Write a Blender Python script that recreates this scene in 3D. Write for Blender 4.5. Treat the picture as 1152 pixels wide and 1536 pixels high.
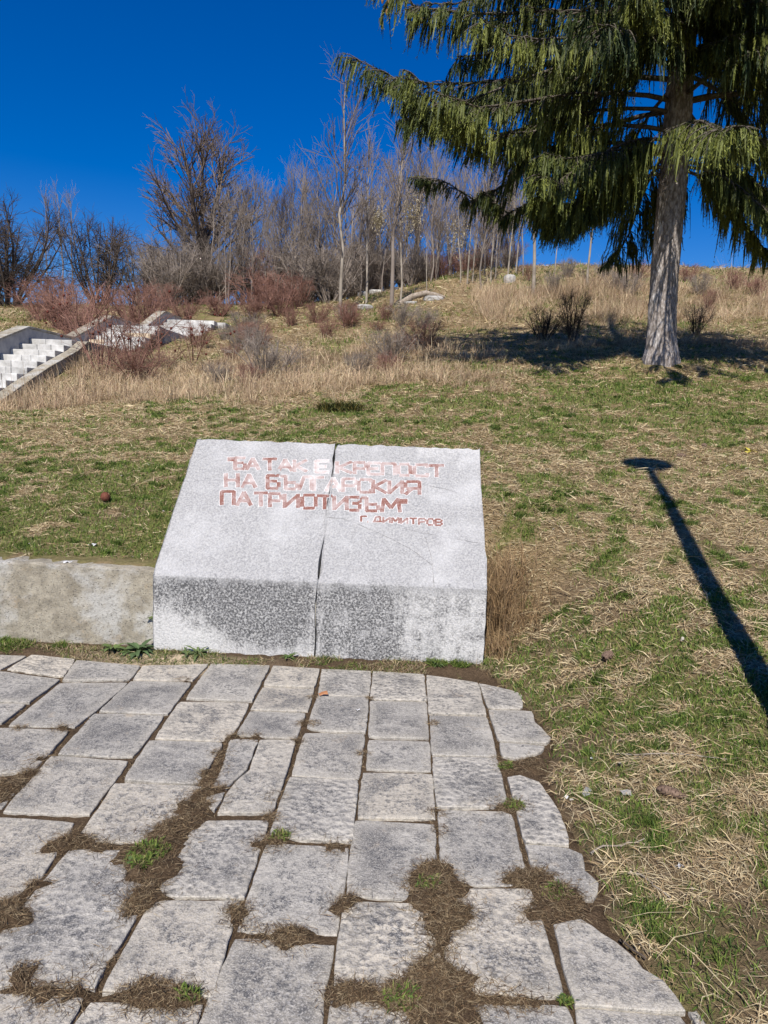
import bpy, math, random
import numpy as np
from mathutils import Vector, Matrix

# ------------------------------------------------------------------ camera, sky, sun, exposure
scene = bpy.context.scene
for o in list(bpy.data.objects): bpy.data.objects.remove(o, do_unlink=True)
COL = scene.collection
FPX, EYE = 1080.0, 1.6                      # focal length in photo pixels, eye height
PITCH, ROLL, YAW = math.atan(151/FPX), 0.035, math.atan(32/FPX)
cF = np.array([-math.sin(YAW)*math.cos(PITCH), math.cos(YAW)*math.cos(PITCH), -math.sin(PITCH)])
r0 = np.array([math.cos(YAW), math.sin(YAW), 0.0]); u0 = np.cross(r0, cF)
cR = math.cos(ROLL)*r0 + math.sin(ROLL)*u0
cU = -math.sin(ROLL)*r0 + math.cos(ROLL)*u0
cC = np.array([0.0, 0.0, EYE])
cam_d = bpy.data.cameras.new('camera'); cam = bpy.data.objects.new('camera', cam_d); COL.objects.link(cam)
cam_d.sensor_fit = 'VERTICAL'; cam_d.sensor_height = 36.0; cam_d.lens = 36.0*FPX/1536.0
cam_d.clip_start = 0.05; cam_d.clip_end = 2000
cam.matrix_world = Matrix(((cR[0], cU[0], -cF[0], cC[0]), (cR[1], cU[1], -cF[1], cC[1]), (cR[2], cU[2], -cF[2], cC[2]), (0, 0, 0, 1)))
scene.camera = cam

SUN_AZ, SUN_EL = math.radians(9.4), math.radians(47)      # the light travels towards +Y, a little to +X
world = bpy.data.worlds.new('World'); scene.world = world; world.use_nodes = True
wn = world.node_tree; wn.nodes.clear()
sky = wn.nodes.new('ShaderNodeTexSky'); sky.sky_type = 'NISHITA'; sky.sun_disc = False
sky.sun_elevation = SUN_EL; sky.sun_rotation = SUN_AZ + math.pi
sky.altitude = 800; sky.air_density = 1.15; sky.dust_density = 0.25; sky.ozone_density = 6.0
hs = wn.nodes.new('ShaderNodeHueSaturation'); hs.inputs['Saturation'].default_value = 1.42; hs.inputs['Hue'].default_value = 0.517; hs.inputs['Value'].default_value = 1.0
bg = wn.nodes.new('ShaderNodeBackground'); bg.inputs['Strength'].default_value = 0.075
wo = wn.nodes.new('ShaderNodeOutputWorld')
wn.links.new(sky.outputs[0], hs.inputs['Color']); wn.links.new(hs.outputs[0], bg.inputs[0]); wn.links.new(bg.outputs[0], wo.inputs[0])

sun_d = bpy.data.lights.new('sun', 'SUN'); sun_d.energy = 5.0; sun_d.angle = math.radians(0.5); sun_d.color = (1.0, 0.94, 0.85)
sun = bpy.data.objects.new('sun', sun_d); COL.objects.link(sun)
LT = Vector((math.sin(SUN_AZ)*math.cos(SUN_EL), math.cos(SUN_AZ)*math.cos(SUN_EL), -math.sin(SUN_EL)))
sun.rotation_euler = LT.to_track_quat('-Z', 'Y').to_euler(); sun.location = (-5, -20, 25)
vs = scene.view_settings
vs.view_transform = 'Standard'; vs.look = 'None'; vs.gamma = 1.0; vs.exposure = 0.5; vs.use_curve_mapping = False
scene.render.engine = 'CYCLES'
scene.render.resolution_x = 768; scene.render.resolution_y = 1024
scene.cycles.max_bounces = 5; scene.cycles.diffuse_bounces = 3

# ------------------------------------------------------------------ photo pixel -> point on a known surface
def ray(u, v): return cF + (u-576)/FPX*cR - (v-768)/FPX*cU
def onz(u, v, z=0.0):
    d = ray(u, v); return cC + d*((z-EYE)/d[2])
def aty(u, v, Y):
    d = ray(u, v); return cC + d*(Y/d[1])

# ------------------------------------------------------------------ numpy helpers
RNG = np.random.default_rng(7)
def hash2(ix, iy, s):
    n = (ix.astype(np.int64)*374761393 + iy.astype(np.int64)*668265263 + s*974634777) & 0x7fffffff
    n = ((n ^ (n >> 13))*1274126177) & 0x7fffffff
    return ((n ^ (n >> 16)) & 0xffff)/65535.0
def vnoise(x, y, s=0):
    ix, iy = np.floor(x), np.floor(y); fx, fy = x-ix, y-iy
    fx, fy = fx*fx*(3-2*fx), fy*fy*(3-2*fy)
    a, b, c, d = hash2(ix, iy, s), hash2(ix+1, iy, s), hash2(ix, iy+1, s), hash2(ix+1, iy+1, s)
    return (a*(1-fx)+b*fx)*(1-fy) + (c*(1-fx)+d*fx)*fy
def fbm(x, y, s=0, oct=3):
    t, a, w = 0, 1.0, 0
    for k in range(oct): t = t + a*vnoise(x*2**k, y*2**k, s+k*17); w += a; a *= .5
    return t/w
def sstep(a, b, x):
    t = np.clip((x-a)/(b-a), 0, 1); return t*t*(3-2*t)
def unit(v): return v/np.maximum(np.linalg.norm(v, axis=-1, keepdims=True), 1e-9)

def npmesh(name, V, F, mats, attrs=None, smooth=False, mi=None):
    """V (n,3), F (m,k) of one face size -> mesh data"""
    me = bpy.data.meshes.new(name); V = np.asarray(V, np.float32); F = np.asarray(F, np.int32)
    m, k = F.shape
    me.vertices.add(len(V)); me.vertices.foreach_set('co', V.ravel())
    me.loops.add(m*k); me.loops.foreach_set('vertex_index', F.ravel())
    me.polygons.add(m); me.polygons.foreach_set('loop_start', np.arange(0, m*k, k, dtype=np.int32))
    if smooth: me.polygons.foreach_set('use_smooth', np.ones(m, bool))
    for mt in (mats if isinstance(mats, (list, tuple)) else [mats]): me.materials.append(mt)
    if mi is not None: me.polygons.foreach_set('material_index', np.asarray(mi, np.int32))
    me.update(calc_edges=True)
    for an, av in (attrs or {}).items():
        av = np.asarray(av, np.float32)
        if av.ndim == 1:
            at = me.attributes.new(an, 'FLOAT', 'POINT'); at.data.foreach_set('value', av)
        else:
            at = me.attributes.new(an, 'FLOAT_COLOR', 'POINT')
            at.data.foreach_set('color', np.concatenate([av, np.ones((len(av), 1), np.float32)], 1).ravel())
    return me
def pymesh(name, V, F, mats, smooth=False, mi=None):
    me = bpy.data.meshes.new(name); me.from_pydata([tuple(map(float, v)) for v in V], [], [tuple(map(int, f)) for f in F])
    for mt in (mats if isinstance(mats, (list, tuple)) else [mats]): me.materials.append(mt)
    if mi is not None: me.polygons.foreach_set('material_index', mi)
    if smooth: me.polygons.foreach_set('use_smooth', [True]*len(F))
    me.update(); return me
def obj(name, me, parent=None, loc=None, rz=0.0, sc=None):
    o = bpy.data.objects.new(name, me); COL.objects.link(o)
    if parent is not None: o.parent = parent
    if loc is not None: o.location = loc
    if rz: o.rotation_euler = (0, 0, rz)
    if sc is not None: o.scale = sc if hasattr(sc, '__len__') else (sc, sc, sc)
    return o
def tag(o, label, cat=None, group=None, kind=None):
    o['label'] = label
    if cat: o['category'] = cat
    if group: o['group'] = group
    if kind: o['kind'] = kind
    return o
def thing(name, label, cat, loc=(0, 0, 0), rz=0.0, group=None, sc=None):
    return tag(obj(name, None, None, loc, rz, sc), label, cat, group)

def tubes(P, R, k=4, cap=False):
    """P (m,n,3) polylines, R (m,n) radii -> V, quads"""
    m, n, _ = P.shape
    T = unit(np.gradient(P, axis=1))
    ref = np.where(np.abs(T[:, :1, 2:3]) < .8, np.array([0, 0, 1.]), np.array([1., 0, 0]))
    A = unit(np.cross(T, np.broadcast_to(ref, T.shape))); B = np.cross(T, A)
    th = np.arange(k)*2*math.pi/k
    V = P[:, :, None] + R[:, :, None, None]*(np.cos(th)[:, None]*A[:, :, None] + np.sin(th)[:, None]*B[:, :, None])
    i = np.arange(m)[:, None, None]*n*k; j = np.arange(n-1)[None, :, None]*k; q = np.arange(k)[None, None]
    q2 = (q+1) % k
    F = np.stack([i+j+q, i+j+q2, i+j+k+q2, i+j+k+q], -1).reshape(-1, 4)
    return V.reshape(-1, 3), F
def cat(parts):
    Vs, Fs, o = [], [], 0
    for V, F in parts: Vs.append(V); Fs.append(F+o); o += len(V)
    return np.concatenate(Vs), np.concatenate(Fs)
def box(x0, x1, y0, y1, z0, z1):
    V = [(x, y, z) for z in (z0, z1) for y in (y0, y1) for x in (x0, x1)]
    return np.array(V, float), np.array([(0, 2, 3, 1), (4, 5, 7, 6), (0, 1, 5, 4), (2, 6, 7, 3), (0, 4, 6, 2), (1, 3, 7, 5)])

def sprout(rng, P, R, cnt, t0, t1, a0, a1, L, rad, n, trop, wob, lenfall=0.5, rend=.35):
    """grow cnt children on every parent polyline (m,n,3)"""
    m, pn, _ = P.shape
    idx = np.repeat(np.arange(m), cnt); N = len(idx)
    t = rng.uniform(t0, t1, N); f = t*(pn-1); i0 = np.minimum(f.astype(int), pn-2); fr = (f-i0)[:, None]
    p = P[idx, i0]*(1-fr) + P[idx, i0+1]*fr
    tan = unit(P[idx, i0+1]-P[idx, i0]); rr = R[idx, i0]*(1-fr[:, 0]) + R[idx, i0+1]*fr[:, 0]
    rv = unit(rng.normal(size=(N, 3))); perp = unit(rv - tan*np.sum(rv*tan, 1, keepdims=True))
    a = rng.uniform(a0, a1, N)[:, None]
    d = np.cos(a)*tan + np.sin(a)*perp
    ln = L*rng.uniform(.6, 1.2, N)*(1-lenfall*t)
    pts = [p]
    for k in range(n-1):
        d = unit(d + np.array([0, 0, trop]) + wob*rng.normal(size=(N, 3))); p = p + d*(ln/(n-1))[:, None]; pts.append(p)
    Q = np.stack(pts, 1); r1 = np.minimum(rad, rr*.8)
    RR = r1[:, None]*np.linspace(1, rend, n)[None]
    return Q, RR

# ------------------------------------------------------------------ materials
def mat(name, rough=.9, spec=.2):
    m = bpy.data.materials.new(name); m.use_nodes = True; nt = m.node_tree
    b = nt.nodes['Principled BSDF']; b.inputs['Roughness'].default_value = rough
    b.inputs['Specular IOR Level'].default_value = spec
    return m, nt, b
def nd(nt, t, **kw):
    n = nt.nodes.new('ShaderNode'+t)
    for k, v in kw.items():
        if k.startswith('i_'): n.inputs[k[2:].replace('_', ' ')].default_value = v
        else: setattr(n, k, v)
    return n
def noise(nt, vec, scale, detail=4, rough=.6, w=None, dist=0):
    n = nd(nt, 'TexNoise', noise_dimensions='4D' if w is not None else '3D'); n.inputs['Scale'].default_value = scale
    n.inputs['Detail'].default_value = detail; n.inputs['Roughness'].default_value = rough; n.inputs['Distortion'].default_value = dist
    if vec is not None: nt.links.new(vec, n.inputs['Vector'])
    if w is not None: nt.links.new(w, n.inputs['W'])
    return n.outputs['Fac']
def ramp(nt, fac, a, b, ca=(0, 0, 0), cb=(1, 1, 1)):
    r = nd(nt, 'ValToRGB'); e = r.color_ramp.elements
    e[0].position, e[1].position = a, b; e[0].color = (*ca, 1) if len(ca) == 3 else ca; e[1].color = (*cb, 1)
    nt.links.new(fac, r.inputs[0]); return r.outputs[0]
def mix(nt, fac, a, b, mode='MIX'):
    n = nd(nt, 'MixRGB', blend_type=mode)
    for i, x in enumerate((fac, a, b)):
        if isinstance(x, (int, float)): n.inputs[i].default_value = x
        elif isinstance(x, tuple): n.inputs[i].default_value = (*x, 1)
        else: nt.links.new(x, n.inputs[i])
    return n.outputs[0]
def mth(nt, op, a, b=0.0, clamp=False):
    n = nd(nt, 'Math', operation=op, use_clamp=clamp)
    for i, x in enumerate((a, b)):
        if isinstance(x, (int, float)): n.inputs[i].default_value = x
        else: nt.links.new(x, n.inputs[i])
    return n.outputs[0]
def bump(nt, b, h, strength, dist):
    n = nd(nt, 'Bump'); n.inputs['Strength'].default_value = strength; n.inputs['Distance'].default_value = dist
    nt.links.new(h, n.inputs['Height']); nt.links.new(n.outputs[0], b.inputs['Normal'])
def coord(nt, which='Object'): return nd(nt, 'TexCoord').outputs[which]
def attr(nt, name, out='Fac'): return nd(nt, 'Attribute', attribute_name=name).outputs[out]
def setc(nt, b, c): nt.links.new(c, b.inputs['Base Color'])

def simple(name, c1, c2, scale, rough=.9, bs=0.0, bd=.01, detail=5, rnd=0.0, spec=.15):
    m, nt, b = mat(name, rough, spec); v = coord(nt)
    n = noise(nt, v, scale, detail); c = mix(nt, ramp(nt, n, .35, .65), c1, c2)
    if rnd:
        oi = nd(nt, 'ObjectInfo').outputs['Random']
        c = mix(nt, 1.0, c, ramp(nt, oi, 0, 1, (1-rnd,)*3, (1, 1, 1)), 'MULTIPLY')
    setc(nt, b, c)
    if bs: bump(nt, b, noise(nt, v, scale*3, 5), bs, bd)
    return m
def vcol(name, rough=.8, spec=.15, transl=0.0):
    m, nt, b = mat(name, rough, spec); c = attr(nt, 'tint', 'Color'); setc(nt, b, c)
    if transl:
        t = nd(nt, 'BsdfTranslucent'); nt.links.new(c, t.inputs[0]); mx = nd(nt, 'MixShader'); mx.inputs[0].default_value = transl
        nt.links.new(b.outputs[0], mx.inputs[1]); nt.links.new(t.outputs[0], mx.inputs[2])
        nt.links.new(mx.outputs[0], nt.nodes['Material Output'].inputs[0])
    return m

# soil and thatch under the grass
M_ground, nt, b = mat('ground_thatch', .95, .1); v = coord(nt)
n1, n2, n3 = noise(nt, v, 3.0, 6, .7), noise(nt, v, 28.0, 5, .7), noise(nt, v, 120.0, 4, .7)
straw = mix(nt, ramp(nt, n2, .35, .65), (.115, .080, .045), (.33, .25, .145))
straw = mix(nt, ramp(nt, n3, .4, .62), straw, (.25, .185, .105))
gr = mix(nt, ramp(nt, n2, .3, .7), (.085, .09, .026), (.20, .19, .075))
c = mix(nt, mth(nt, 'MULTIPLY', attr(nt, 'green'), ramp(nt, n1, .25, .6)), straw, gr)
soil = mix(nt, ramp(nt, n3, .35, .65), (.075, .05, .032), (.19, .135, .085))
c = mix(nt, attr(nt, 'soil'), c, soil); setc(nt, b, c)
bump(nt, b, mth(nt, 'ADD', n2, n3), .9, .02)

M_soil, nt, b = mat('joint_soil', .97, .1); v = coord(nt)
n2, n3 = noise(nt, v, 35.0, 6, .75), noise(nt, v, 150.0, 4, .7)
c = mix(nt, ramp(nt, n2, .3, .7), (.032, .021, .013), (.10, .068, .042))
c = mix(nt, ramp(nt, n3, .48, .72), c, (.17, .122, .075)); 
c = mix(nt, mth(nt, 'MULTIPLY', attr(nt, 'sand'), ramp(nt, n2, .3, .6)), c, (.52, .42, .29)); setc(nt, b, c)
bump(nt, b, mth(nt, 'ADD', n2, n3), .8, .012)

# paving stone: grey marble with speckle, cream worn rims
M_slab, nt, b = mat('paving_marble', .75, .25); v = coord(nt); oi = nd(nt, 'ObjectInfo').outputs['Random']
w = mth(nt, 'MULTIPLY', oi, 37.0)
big, mid, fine, grit = noise(nt, v, 3.2, 5, .6, w), noise(nt, v, 11, 6, .72, w), noise(nt, v, 46, 5, .8), noise(nt, v, 170, 3, .7)
c = mix(nt, ramp(nt, oi, 0, 1), (.165, .158, .148), (.39, .365, .325))
c = mix(nt, ramp(nt, big, .40, .66), c, (.42, .395, .352))
oi2 = mth(nt, 'FRACT', mth(nt, 'MULTIPLY', oi, 7.31)); oi3 = mth(nt, 'FRACT', mth(nt, 'MULTIPLY', oi, 13.7))
c = mix(nt, mth(nt, 'MULTIPLY', ramp(nt, oi2, .6, .95), .6), c, (.53, .47, .375))
blot = noise(nt, v, 5.5, 6, .7, w)
c = mix(nt, mth(nt, 'MULTIPLY', ramp(nt, blot, .47, .62), .75), c, (.105, .100, .096))
dark = mth(nt, 'MULTIPLY', ramp(nt, fine, .47, .53), mth(nt, 'ADD', mth(nt, 'MULTIPLY', ramp(nt, mid, .44, .56), .7), .3))
c = mix(nt, mth(nt, 'MULTIPLY', dark, .88), c, (.070, .071, .076))
c = mix(nt, mth(nt, 'MULTIPLY', ramp(nt, grit, .50, .60), .55), c, (.50, .48, .45))
rim = mth(nt, 'MULTIPLY', attr(nt, 'rim'), ramp(nt, mid, .35, .6))
c = mix(nt, mth(nt, 'MULTIPLY', rim, .42), c, (.56, .515, .43))
st = noise(nt, v, 7.0, 6, .7, w)
c = mix(nt, mth(nt, 'MULTIPLY', ramp(nt, st, .60, .74), .5), c, (.40, .30, .19)); setc(nt, b, c)
wav = nd(nt, 'TexVoronoi'); wav.inputs['Scale'].default_value = 34; nt.links.new(v, wav.inputs['Vector'])
pit = mth(nt, 'MULTIPLY', mth(nt, 'SUBTRACT', 1.0, ramp(nt, mth(nt, 'ADD', wav.outputs[0], mth(nt, 'MULTIPLY', mid, .5)), .36, .58)), ramp(nt, oi3, .45, .75))
c = mix(nt, mth(nt, 'MULTIPLY', pit, .7), c, (.085, .086, .09)); setc(nt, b, c)
h = mth(nt, 'ADD', mth(nt, 'MULTIPLY', fine, .55), mth(nt, 'ADD', mth(nt, 'MULTIPLY', mid, 1.6), mth(nt, 'MULTIPLY', mth(nt, 'MULTIPLY', wav.outputs[0], ramp(nt, oi, .55, .8)), 1.0)))
bump(nt, b, h, 1.0, .011)

# memorial stone: bush-hammered white marble, black lichen on the upright face
M_mem, nt, b = mat('memorial_marble', .85, .2); v = coord(nt)
geo = nd(nt, 'NewGeometry'); sepn = nd(nt, 'SeparateXYZ'); nt.links.new(geo.outputs['True Normal'], sepn.inputs[0])
sep = nd(nt, 'SeparateXYZ'); nt.links.new(v, sep.inputs[0])
big, mid, fine, grit = noise(nt, v, 2.3, 5, .6), noise(nt, v, 9, 5, .7), noise(nt, v, 75, 4, .7), noise(nt, v, 190, 3, .7)
c = mix(nt, ramp(nt, fine, .38, .62), (.252, .252, .257), (.425, .422, .42))
c = mix(nt, mth(nt, 'MULTIPLY', ramp(nt, big, .47, .62), .38), c, (.56, .56, .565))
c = mix(nt, mth(nt, 'MULTIPLY', ramp(nt, grit, .52, .64), .45), c, (.19, .193, .203))
pale = mth(nt, 'ADD', attr(nt, 'pale'), mth(nt, 'MULTIPLY', mth(nt, 'SUBTRACT', mid, .5), .8))
c = mix(nt, mth(nt, 'MULTIPLY', ramp(nt, pale, .35, .75), mth(nt, 'ADD', .45, mth(nt, 'MULTIPLY', ramp(nt, fine, .40, .56), .5))), c, (.57, .565, .555))
lich = attr(nt, 'lichen')
mps = nd(nt, 'Mapping'); mps.inputs['Scale'].default_value = (1, 1, .12); nt.links.new(v, mps.inputs[0]); strk = noise(nt, mps.outputs[0], 17, 4, .6)
lich = mth(nt, 'ADD', lich, mth(nt, 'MULTIPLY', mth(nt, 'SUBTRACT', strk, .5), mth(nt, 'MULTIPLY', lich, 1.3)))
lm = mth(nt, 'ADD', lich, mth(nt, 'MULTIPLY', mth(nt, 'SUBTRACT', mid, .5), 1.5))
lm = ramp(nt, lm, .30, .72)
spk = ramp(nt, mth(nt, 'ADD', mth(nt, 'MULTIPLY', fine, .7), mth(nt, 'MULTIPLY', grit, .3)), .45, .60)
c = mix(nt, mth(nt, 'MULTIPLY', mth(nt, 'MULTIPLY', lm, .93), mth(nt, 'SUBTRACT', 1.0, mth(nt, 'MULTIPLY', spk, .86))), c, (.062, .063, .066))
st = noise(nt, v, 14, 4, .6)
c = mix(nt, mth(nt, 'MULTIPLY', ramp(nt, st, .73, .79), .5), c, (.5, .33, .2)); setc(nt, b, c)
bump(nt, b, mth(nt, 'ADD', fine, mth(nt, 'MULTIPLY', grit, .6)), .9, .008)

# worn red paint in the lettering
M_red, nt, b = mat('worn_red_paint', .8, .2); v = coord(nt)
n1, n2 = noise(nt, v, 15, 3, .6), noise(nt, v, 130, 4, .7)
wear = mth(nt, 'ADD', mth(nt, 'MULTIPLY', n1, .9), mth(nt, 'MULTIPLY', n2, .2))
wear = mth(nt, 'ADD', wear, attr(nt, 'wear'))
c = mix(nt, ramp(nt, wear, .40, .82), (.165, .068, .054), (.50, .47, .465))
c = mix(nt, mth(nt, 'MULTIPLY', ramp(nt, n2, .45, .6), .45), c, (.36, .24, .21)); setc(nt, b, c)
bump(nt, b, n2, .6, .004)
M_pale = simple('pale_letter_edge', (.46, .46, .465), (.66, .66, .66), 60, .85, .5, .004)
M_crack = simple('crack_grime', (.10, .095, .09), (.24, .235, .23), 40, .95)
M_mortar = simple('mortar', (.42, .40, .35), (.62, .60, .54), 40, .95, .8, .01)

# weathered concrete
M_conc, nt, b = mat('weathered_concrete', .92, .15); v = coord(nt)
big, mid, fine, grit = noise(nt, v, 2.6, 5, .6), noise(nt, v, 9, 6, .7), noise(nt, v, 60, 5, .7), noise(nt, v, 200, 3, .7)
c = mix(nt, ramp(nt, mid, .36, .64), (.215, .19, .145), (.37, .335, .265))
c = mix(nt, mth(nt, 'MULTIPLY', ramp(nt, big, .50, .60), .75), c, (.45, .445, .425))
c = mix(nt, mth(nt, 'MULTIPLY', ramp(nt, noise(nt, v, 4.2, 6, .75), .58, .70), .55), c, (.36, .25, .13))
c = mix(nt, mth(nt, 'MULTIPLY', ramp(nt, fine, .50, .62), .5), c, (.14, .13, .11))
pv = nd(nt, 'TexVoronoi'); pv.inputs['Scale'].default_value = 55; nt.links.new(v, pv.inputs['Vector'])
pore = mth(nt, 'SUBTRACT', 1.0, ramp(nt, pv.outputs[0], .10, .22))
c = mix(nt, mth(nt, 'MULTIPLY', pore, .6), c, (.09, .085, .075))
c = mix(nt, mth(nt, 'MULTIPLY', ramp(nt, grit, .55, .65), .3), c, (.55, .54, .5)); setc(nt, b, c)
bump(nt, b, mth(nt, 'SUBTRACT', mth(nt, 'ADD', fine, grit), mth(nt, 'MULTIPLY', pore, 1.2)), .8, .008)

M_white = simple('white_marble_step', (.36, .355, .34), (.60, .595, .58), 5, .8, .5, .006, rnd=.25)
M_tan = simple('tan_patch_marble', (.42, .33, .22), (.55, .47, .36), 9, .8)
M_parap = simple('parapet_stone', (.30, .30, .31), (.44, .43, .41), 6, .9, .4, .006)
M_bark, nt, b = mat('spruce_bark', .95, .1); v = coord(nt)
mp = nd(nt, 'Mapping'); mp.inputs['Scale'].default_value = (1, 1, .35); nt.links.new(v, mp.inputs[0])
vo = nd(nt, 'TexVoronoi'); vo.inputs['Scale'].default_value = 26; nt.links.new(mp.outputs[0], vo.inputs['Vector'])
n1, n2 = noise(nt, mp.outputs[0], 7, 6, .75), noise(nt, mp.outputs[0], 42, 4, .7)
c = mix(nt, ramp(nt, n2, .35, .65), (.20, .165, .145), (.43, .39, .365))
c = mix(nt, mth(nt, 'MULTIPLY', ramp(nt, n1, .52, .64), .75), c, (.56, .54, .53))
c = mix(nt, mth(nt, 'MULTIPLY', ramp(nt, vo.outputs[0], .42, .70), .7), c, (.11, .092, .08)); setc(nt, b, c)
bump(nt, b, mth(nt, 'SUBTRACT', n2, mth(nt, 'MULTIPLY', vo.outputs[0], .9)), 1.0, .022)
M_limb = simple('spruce_limb_bark', (.05, .04, .033), (.13, .112, .095), 20, .95)
M_needle = vcol('spruce_needles', .6, .3, .12)
M_grass = vcol('grass_blades', .8, .15, .18)
M_leaf = vcol('weed_leaves', .6, .3, .15)
M_grey_twig = simple('grey_twigs', (.165, .135, .115), (.345, .295, .255), 3, .9, rnd=.35)
M_dark_twig = simple('dark_twigs', (.050, .040, .034), (.115, .092, .078), 3, .9, rnd=.2)
M_oak_twig = simple('oak_bark', (.085, .064, .052), (.21, .165, .135), 4, .9)
M_red_twig = simple('reddish_twigs', (.155, .078, .062), (.35, .20, .155), 3, .9, rnd=.25)
M_pale_bark = simple('pale_bark', (.21, .18, .145), (.40, .355, .30), 8, .9, rnd=.2)
M_hip = simple('rose_hip', (.05, .015, .012), (.12, .03, .02), 20, .6)
M_rock = simple('pale_rock', (.25, .24, .225), (.46, .45, .43), 8, .9, .6, .03, rnd=.2)
M_log = simple('weathered_log', (.16, .13, .10), (.34, .29, .24), 9, .95, .7, .02)
M_cone = simple('spruce_cone', (.20, .10, .05), (.36, .20, .10), 60, .8)
M_drycone = simple('fallen_cone', (.09, .06, .045), (.20, .14, .105), 80, .9)
M_rust = simple('rusty_tin', (.07, .025, .018), (.16, .06, .038), 60, .85, .5, .003)
M_litter = simple('white_scrap', (.50, .50, .51), (.62, .62, .62), 30, .5)
M_lamp = simple('lamp_post_metal', (.16, .17, .18), (.22, .23, .24), 8, .5, spec=.4)
M_dead = simple('dry_seed_clump', (.42, .36, .24), (.58, .52, .38), 14, .9)
M_dleaf = simple('dead_leaf', (.28, .11, .05), (.40, .20, .10), 20, .8)

# ------------------------------------------------------------------ terrain height
tabX = np.array([-60, -25, -8.6, -7.2, -5.5, -3, 0, 2, 4.5, 8, 25, 60.])
tabY = np.array([-40, 0, 2, 3, 3.4, 4.5, 5.5, 6.5, 7.5, 9, 11, 13.5, 17, 20, 23, 26, 28, 32, 38, 44, 52, 70, 300.])
zL = [.4, .4, .42, .45, .46, .50, .62, .73, .85, 1.02, 1.26, 1.56, 2.85, 3.15, 3.95, 4.35, 4.85, 5.6, 6.75, 7.5, 7.9, 8.0, 8.0]
zFL = [.3, .3, .35, .4, .4, .45, .55, .65, .75, .95, 1.2, 1.6, 2.4, 2.95, 3.5, 4.1, 4.5, 5.2, 6.3, 6.9, 7.1, 7.2, 7.2]
zL5 = [.4, .4, .42, .45, .46, .50, .63, .76, .88, 1.08, 1.32, 1.62, 2.15, 2.68, 3.35, 4.1, 4.65, 5.65, 6.9, 7.65, 8.0, 8.0, 8.0]
zLC = [.3, .35, .4, .45, .46, .50, .66, .82, .98, 1.22, 1.55, 1.98, 2.75, 3.4, 4.0, 4.65, 5.1, 6.0, 7.3, 8.0, 8.2, 8.2, 8.2]
zC = [.1, .2, .3, .42, .46, .50, .70, .90, 1.08, 1.36, 1.78, 2.28, 2.98, 3.55, 4.15, 4.85, 5.3, 6.25, 8.0, 8.7, 8.9, 8.9, 8.9]
zR2 = [.0, .0, .08, .21, .28, .50, .73, .95, 1.12, 1.43, 1.88, 2.44, 3.1, 3.65, 4.25, 4.95, 5.45, 6.6, 8.7, 9.4, 9.6, 9.6, 9.6]
zR4 = [.1, .1, .18, .32, .38, .58, .80, 1.02, 1.22, 1.52, 1.97, 2.55, 3.2, 3.75, 4.3, 4.95, 5.5, 6.9, 9.2, 9.7, 9.8, 9.8, 9.8]
zR8 = [.2, .2, .3, .42, .48, .68, .90, 1.1, 1.3, 1.6, 2.05, 2.65, 3.35, 3.9, 4.45, 5.1, 5.7, 7.3, 9.3, 9.7, 9.8, 9.8, 9.8]
zR25 = [.5, .5, .6, .7, .75, .9, 1.1, 1.3, 1.5, 1.8, 2.2, 2.8, 3.6, 4.2, 4.8, 5.6, 6.2, 7.6, 9.4, 9.8, 9.9, 9.9, 9.9]
zL7 = [a_-(.20 if 12 < y_ < 18 else .18 if 12 < y_ < 30 else 0) for a_, y_ in zip(zL, tabY)]
zL = [a_-(.22 if 12 < y_ < 18 else .45 if 12 < y_ < 30 else 0) for a_, y_ in zip(zL, tabY)]
tabZ = np.array([zFL, zFL, zL, zL7, zL5, zLC, zC, zR2, zR4, zR8, zR25, zR25])
gx = np.arange(-60, 60.01, .5); gy = np.arange(-10, 110.01, .25)
tmp = np.array([np.interp(gy, tabY, row) for row in tabZ])
HG = np.array([np.interp(gx, tabX, tmp[:, j]) for j in range(len(gy))]).T      # [ix, iy]
def blur(A, ax, s):
    k = np.exp(-.5*(np.arange(-3*s, 3*s+1)/s)**2); k /= k.sum()
    return np.apply_along_axis(lambda r: np.convolve(np.pad(r, 3*s, mode='edge'), k, 'valid'), ax, A)
HGs = blur(blur(HG, 0, 2), 1, 3); far = sstep(8, 12, gy)[None]; near = blur(blur(HG, 0, 1), 1, 1)
HG = near*(1-far) + HGs*far
eY = np.array([.3, 1.0, 1.79, 2.0, 2.15, 2.33, 2.64, 3.1, 3.46, 3.87, 4.2, 4.45]); eX = np.array([.9, .88, .82, .74, .68, .72, .68, .66, .78, .70, .60, .53])
TREE = (4.53, 13.5)
def hbase(x, y):
    fx = np.clip((x+60)/.5, 0, len(gx)-1.001); fy = np.clip((y+10)/.25, 0, len(gy)-1.001)
    i, j = fx.astype(int), fy.astype(int); a, c = fx-i, fy-j
    return (HG[i, j]*(1-a)+HG[i+1, j]*a)*(1-c) + (HG[i, j+1]*(1-a)+HG[i+1, j+1]*a)*c
def height(x, y, rough=True):
    x = np.asarray(x, float); y = np.asarray(y, float)
    z = hbase(x, y)
    if rough:
        z = z + (fbm(x*.5, y*.5, 3)-.5)*.30*sstep(9, 24, y) + (fbm(x*1.6, y*1.6, 5)-.5)*.06*sstep(4.7, 7, y) + (fbm(x*7, y*7, 6)-.5)*.02
    d = np.hypot(x-TREE[0], y-TREE[1]); z = z + .16*np.exp(-(d/.7)**2)
    xe = np.interp(y, eY, eX)
    soft = (1-sstep(0, 1.05, x-xe))*(1-sstep(4.45, 6.2, y))
    low = -.06 + .068*sstep(-.02, .05, x-xe) + (fbm(x*14, y*14, 8)-.5)*.014*sstep(.0, .06, x-xe)
    zr = z*(1-soft) + low*soft
    zl = np.where(y < 4.62, -.06, z)
    return np.where(x > .3, zr, zl)
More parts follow.
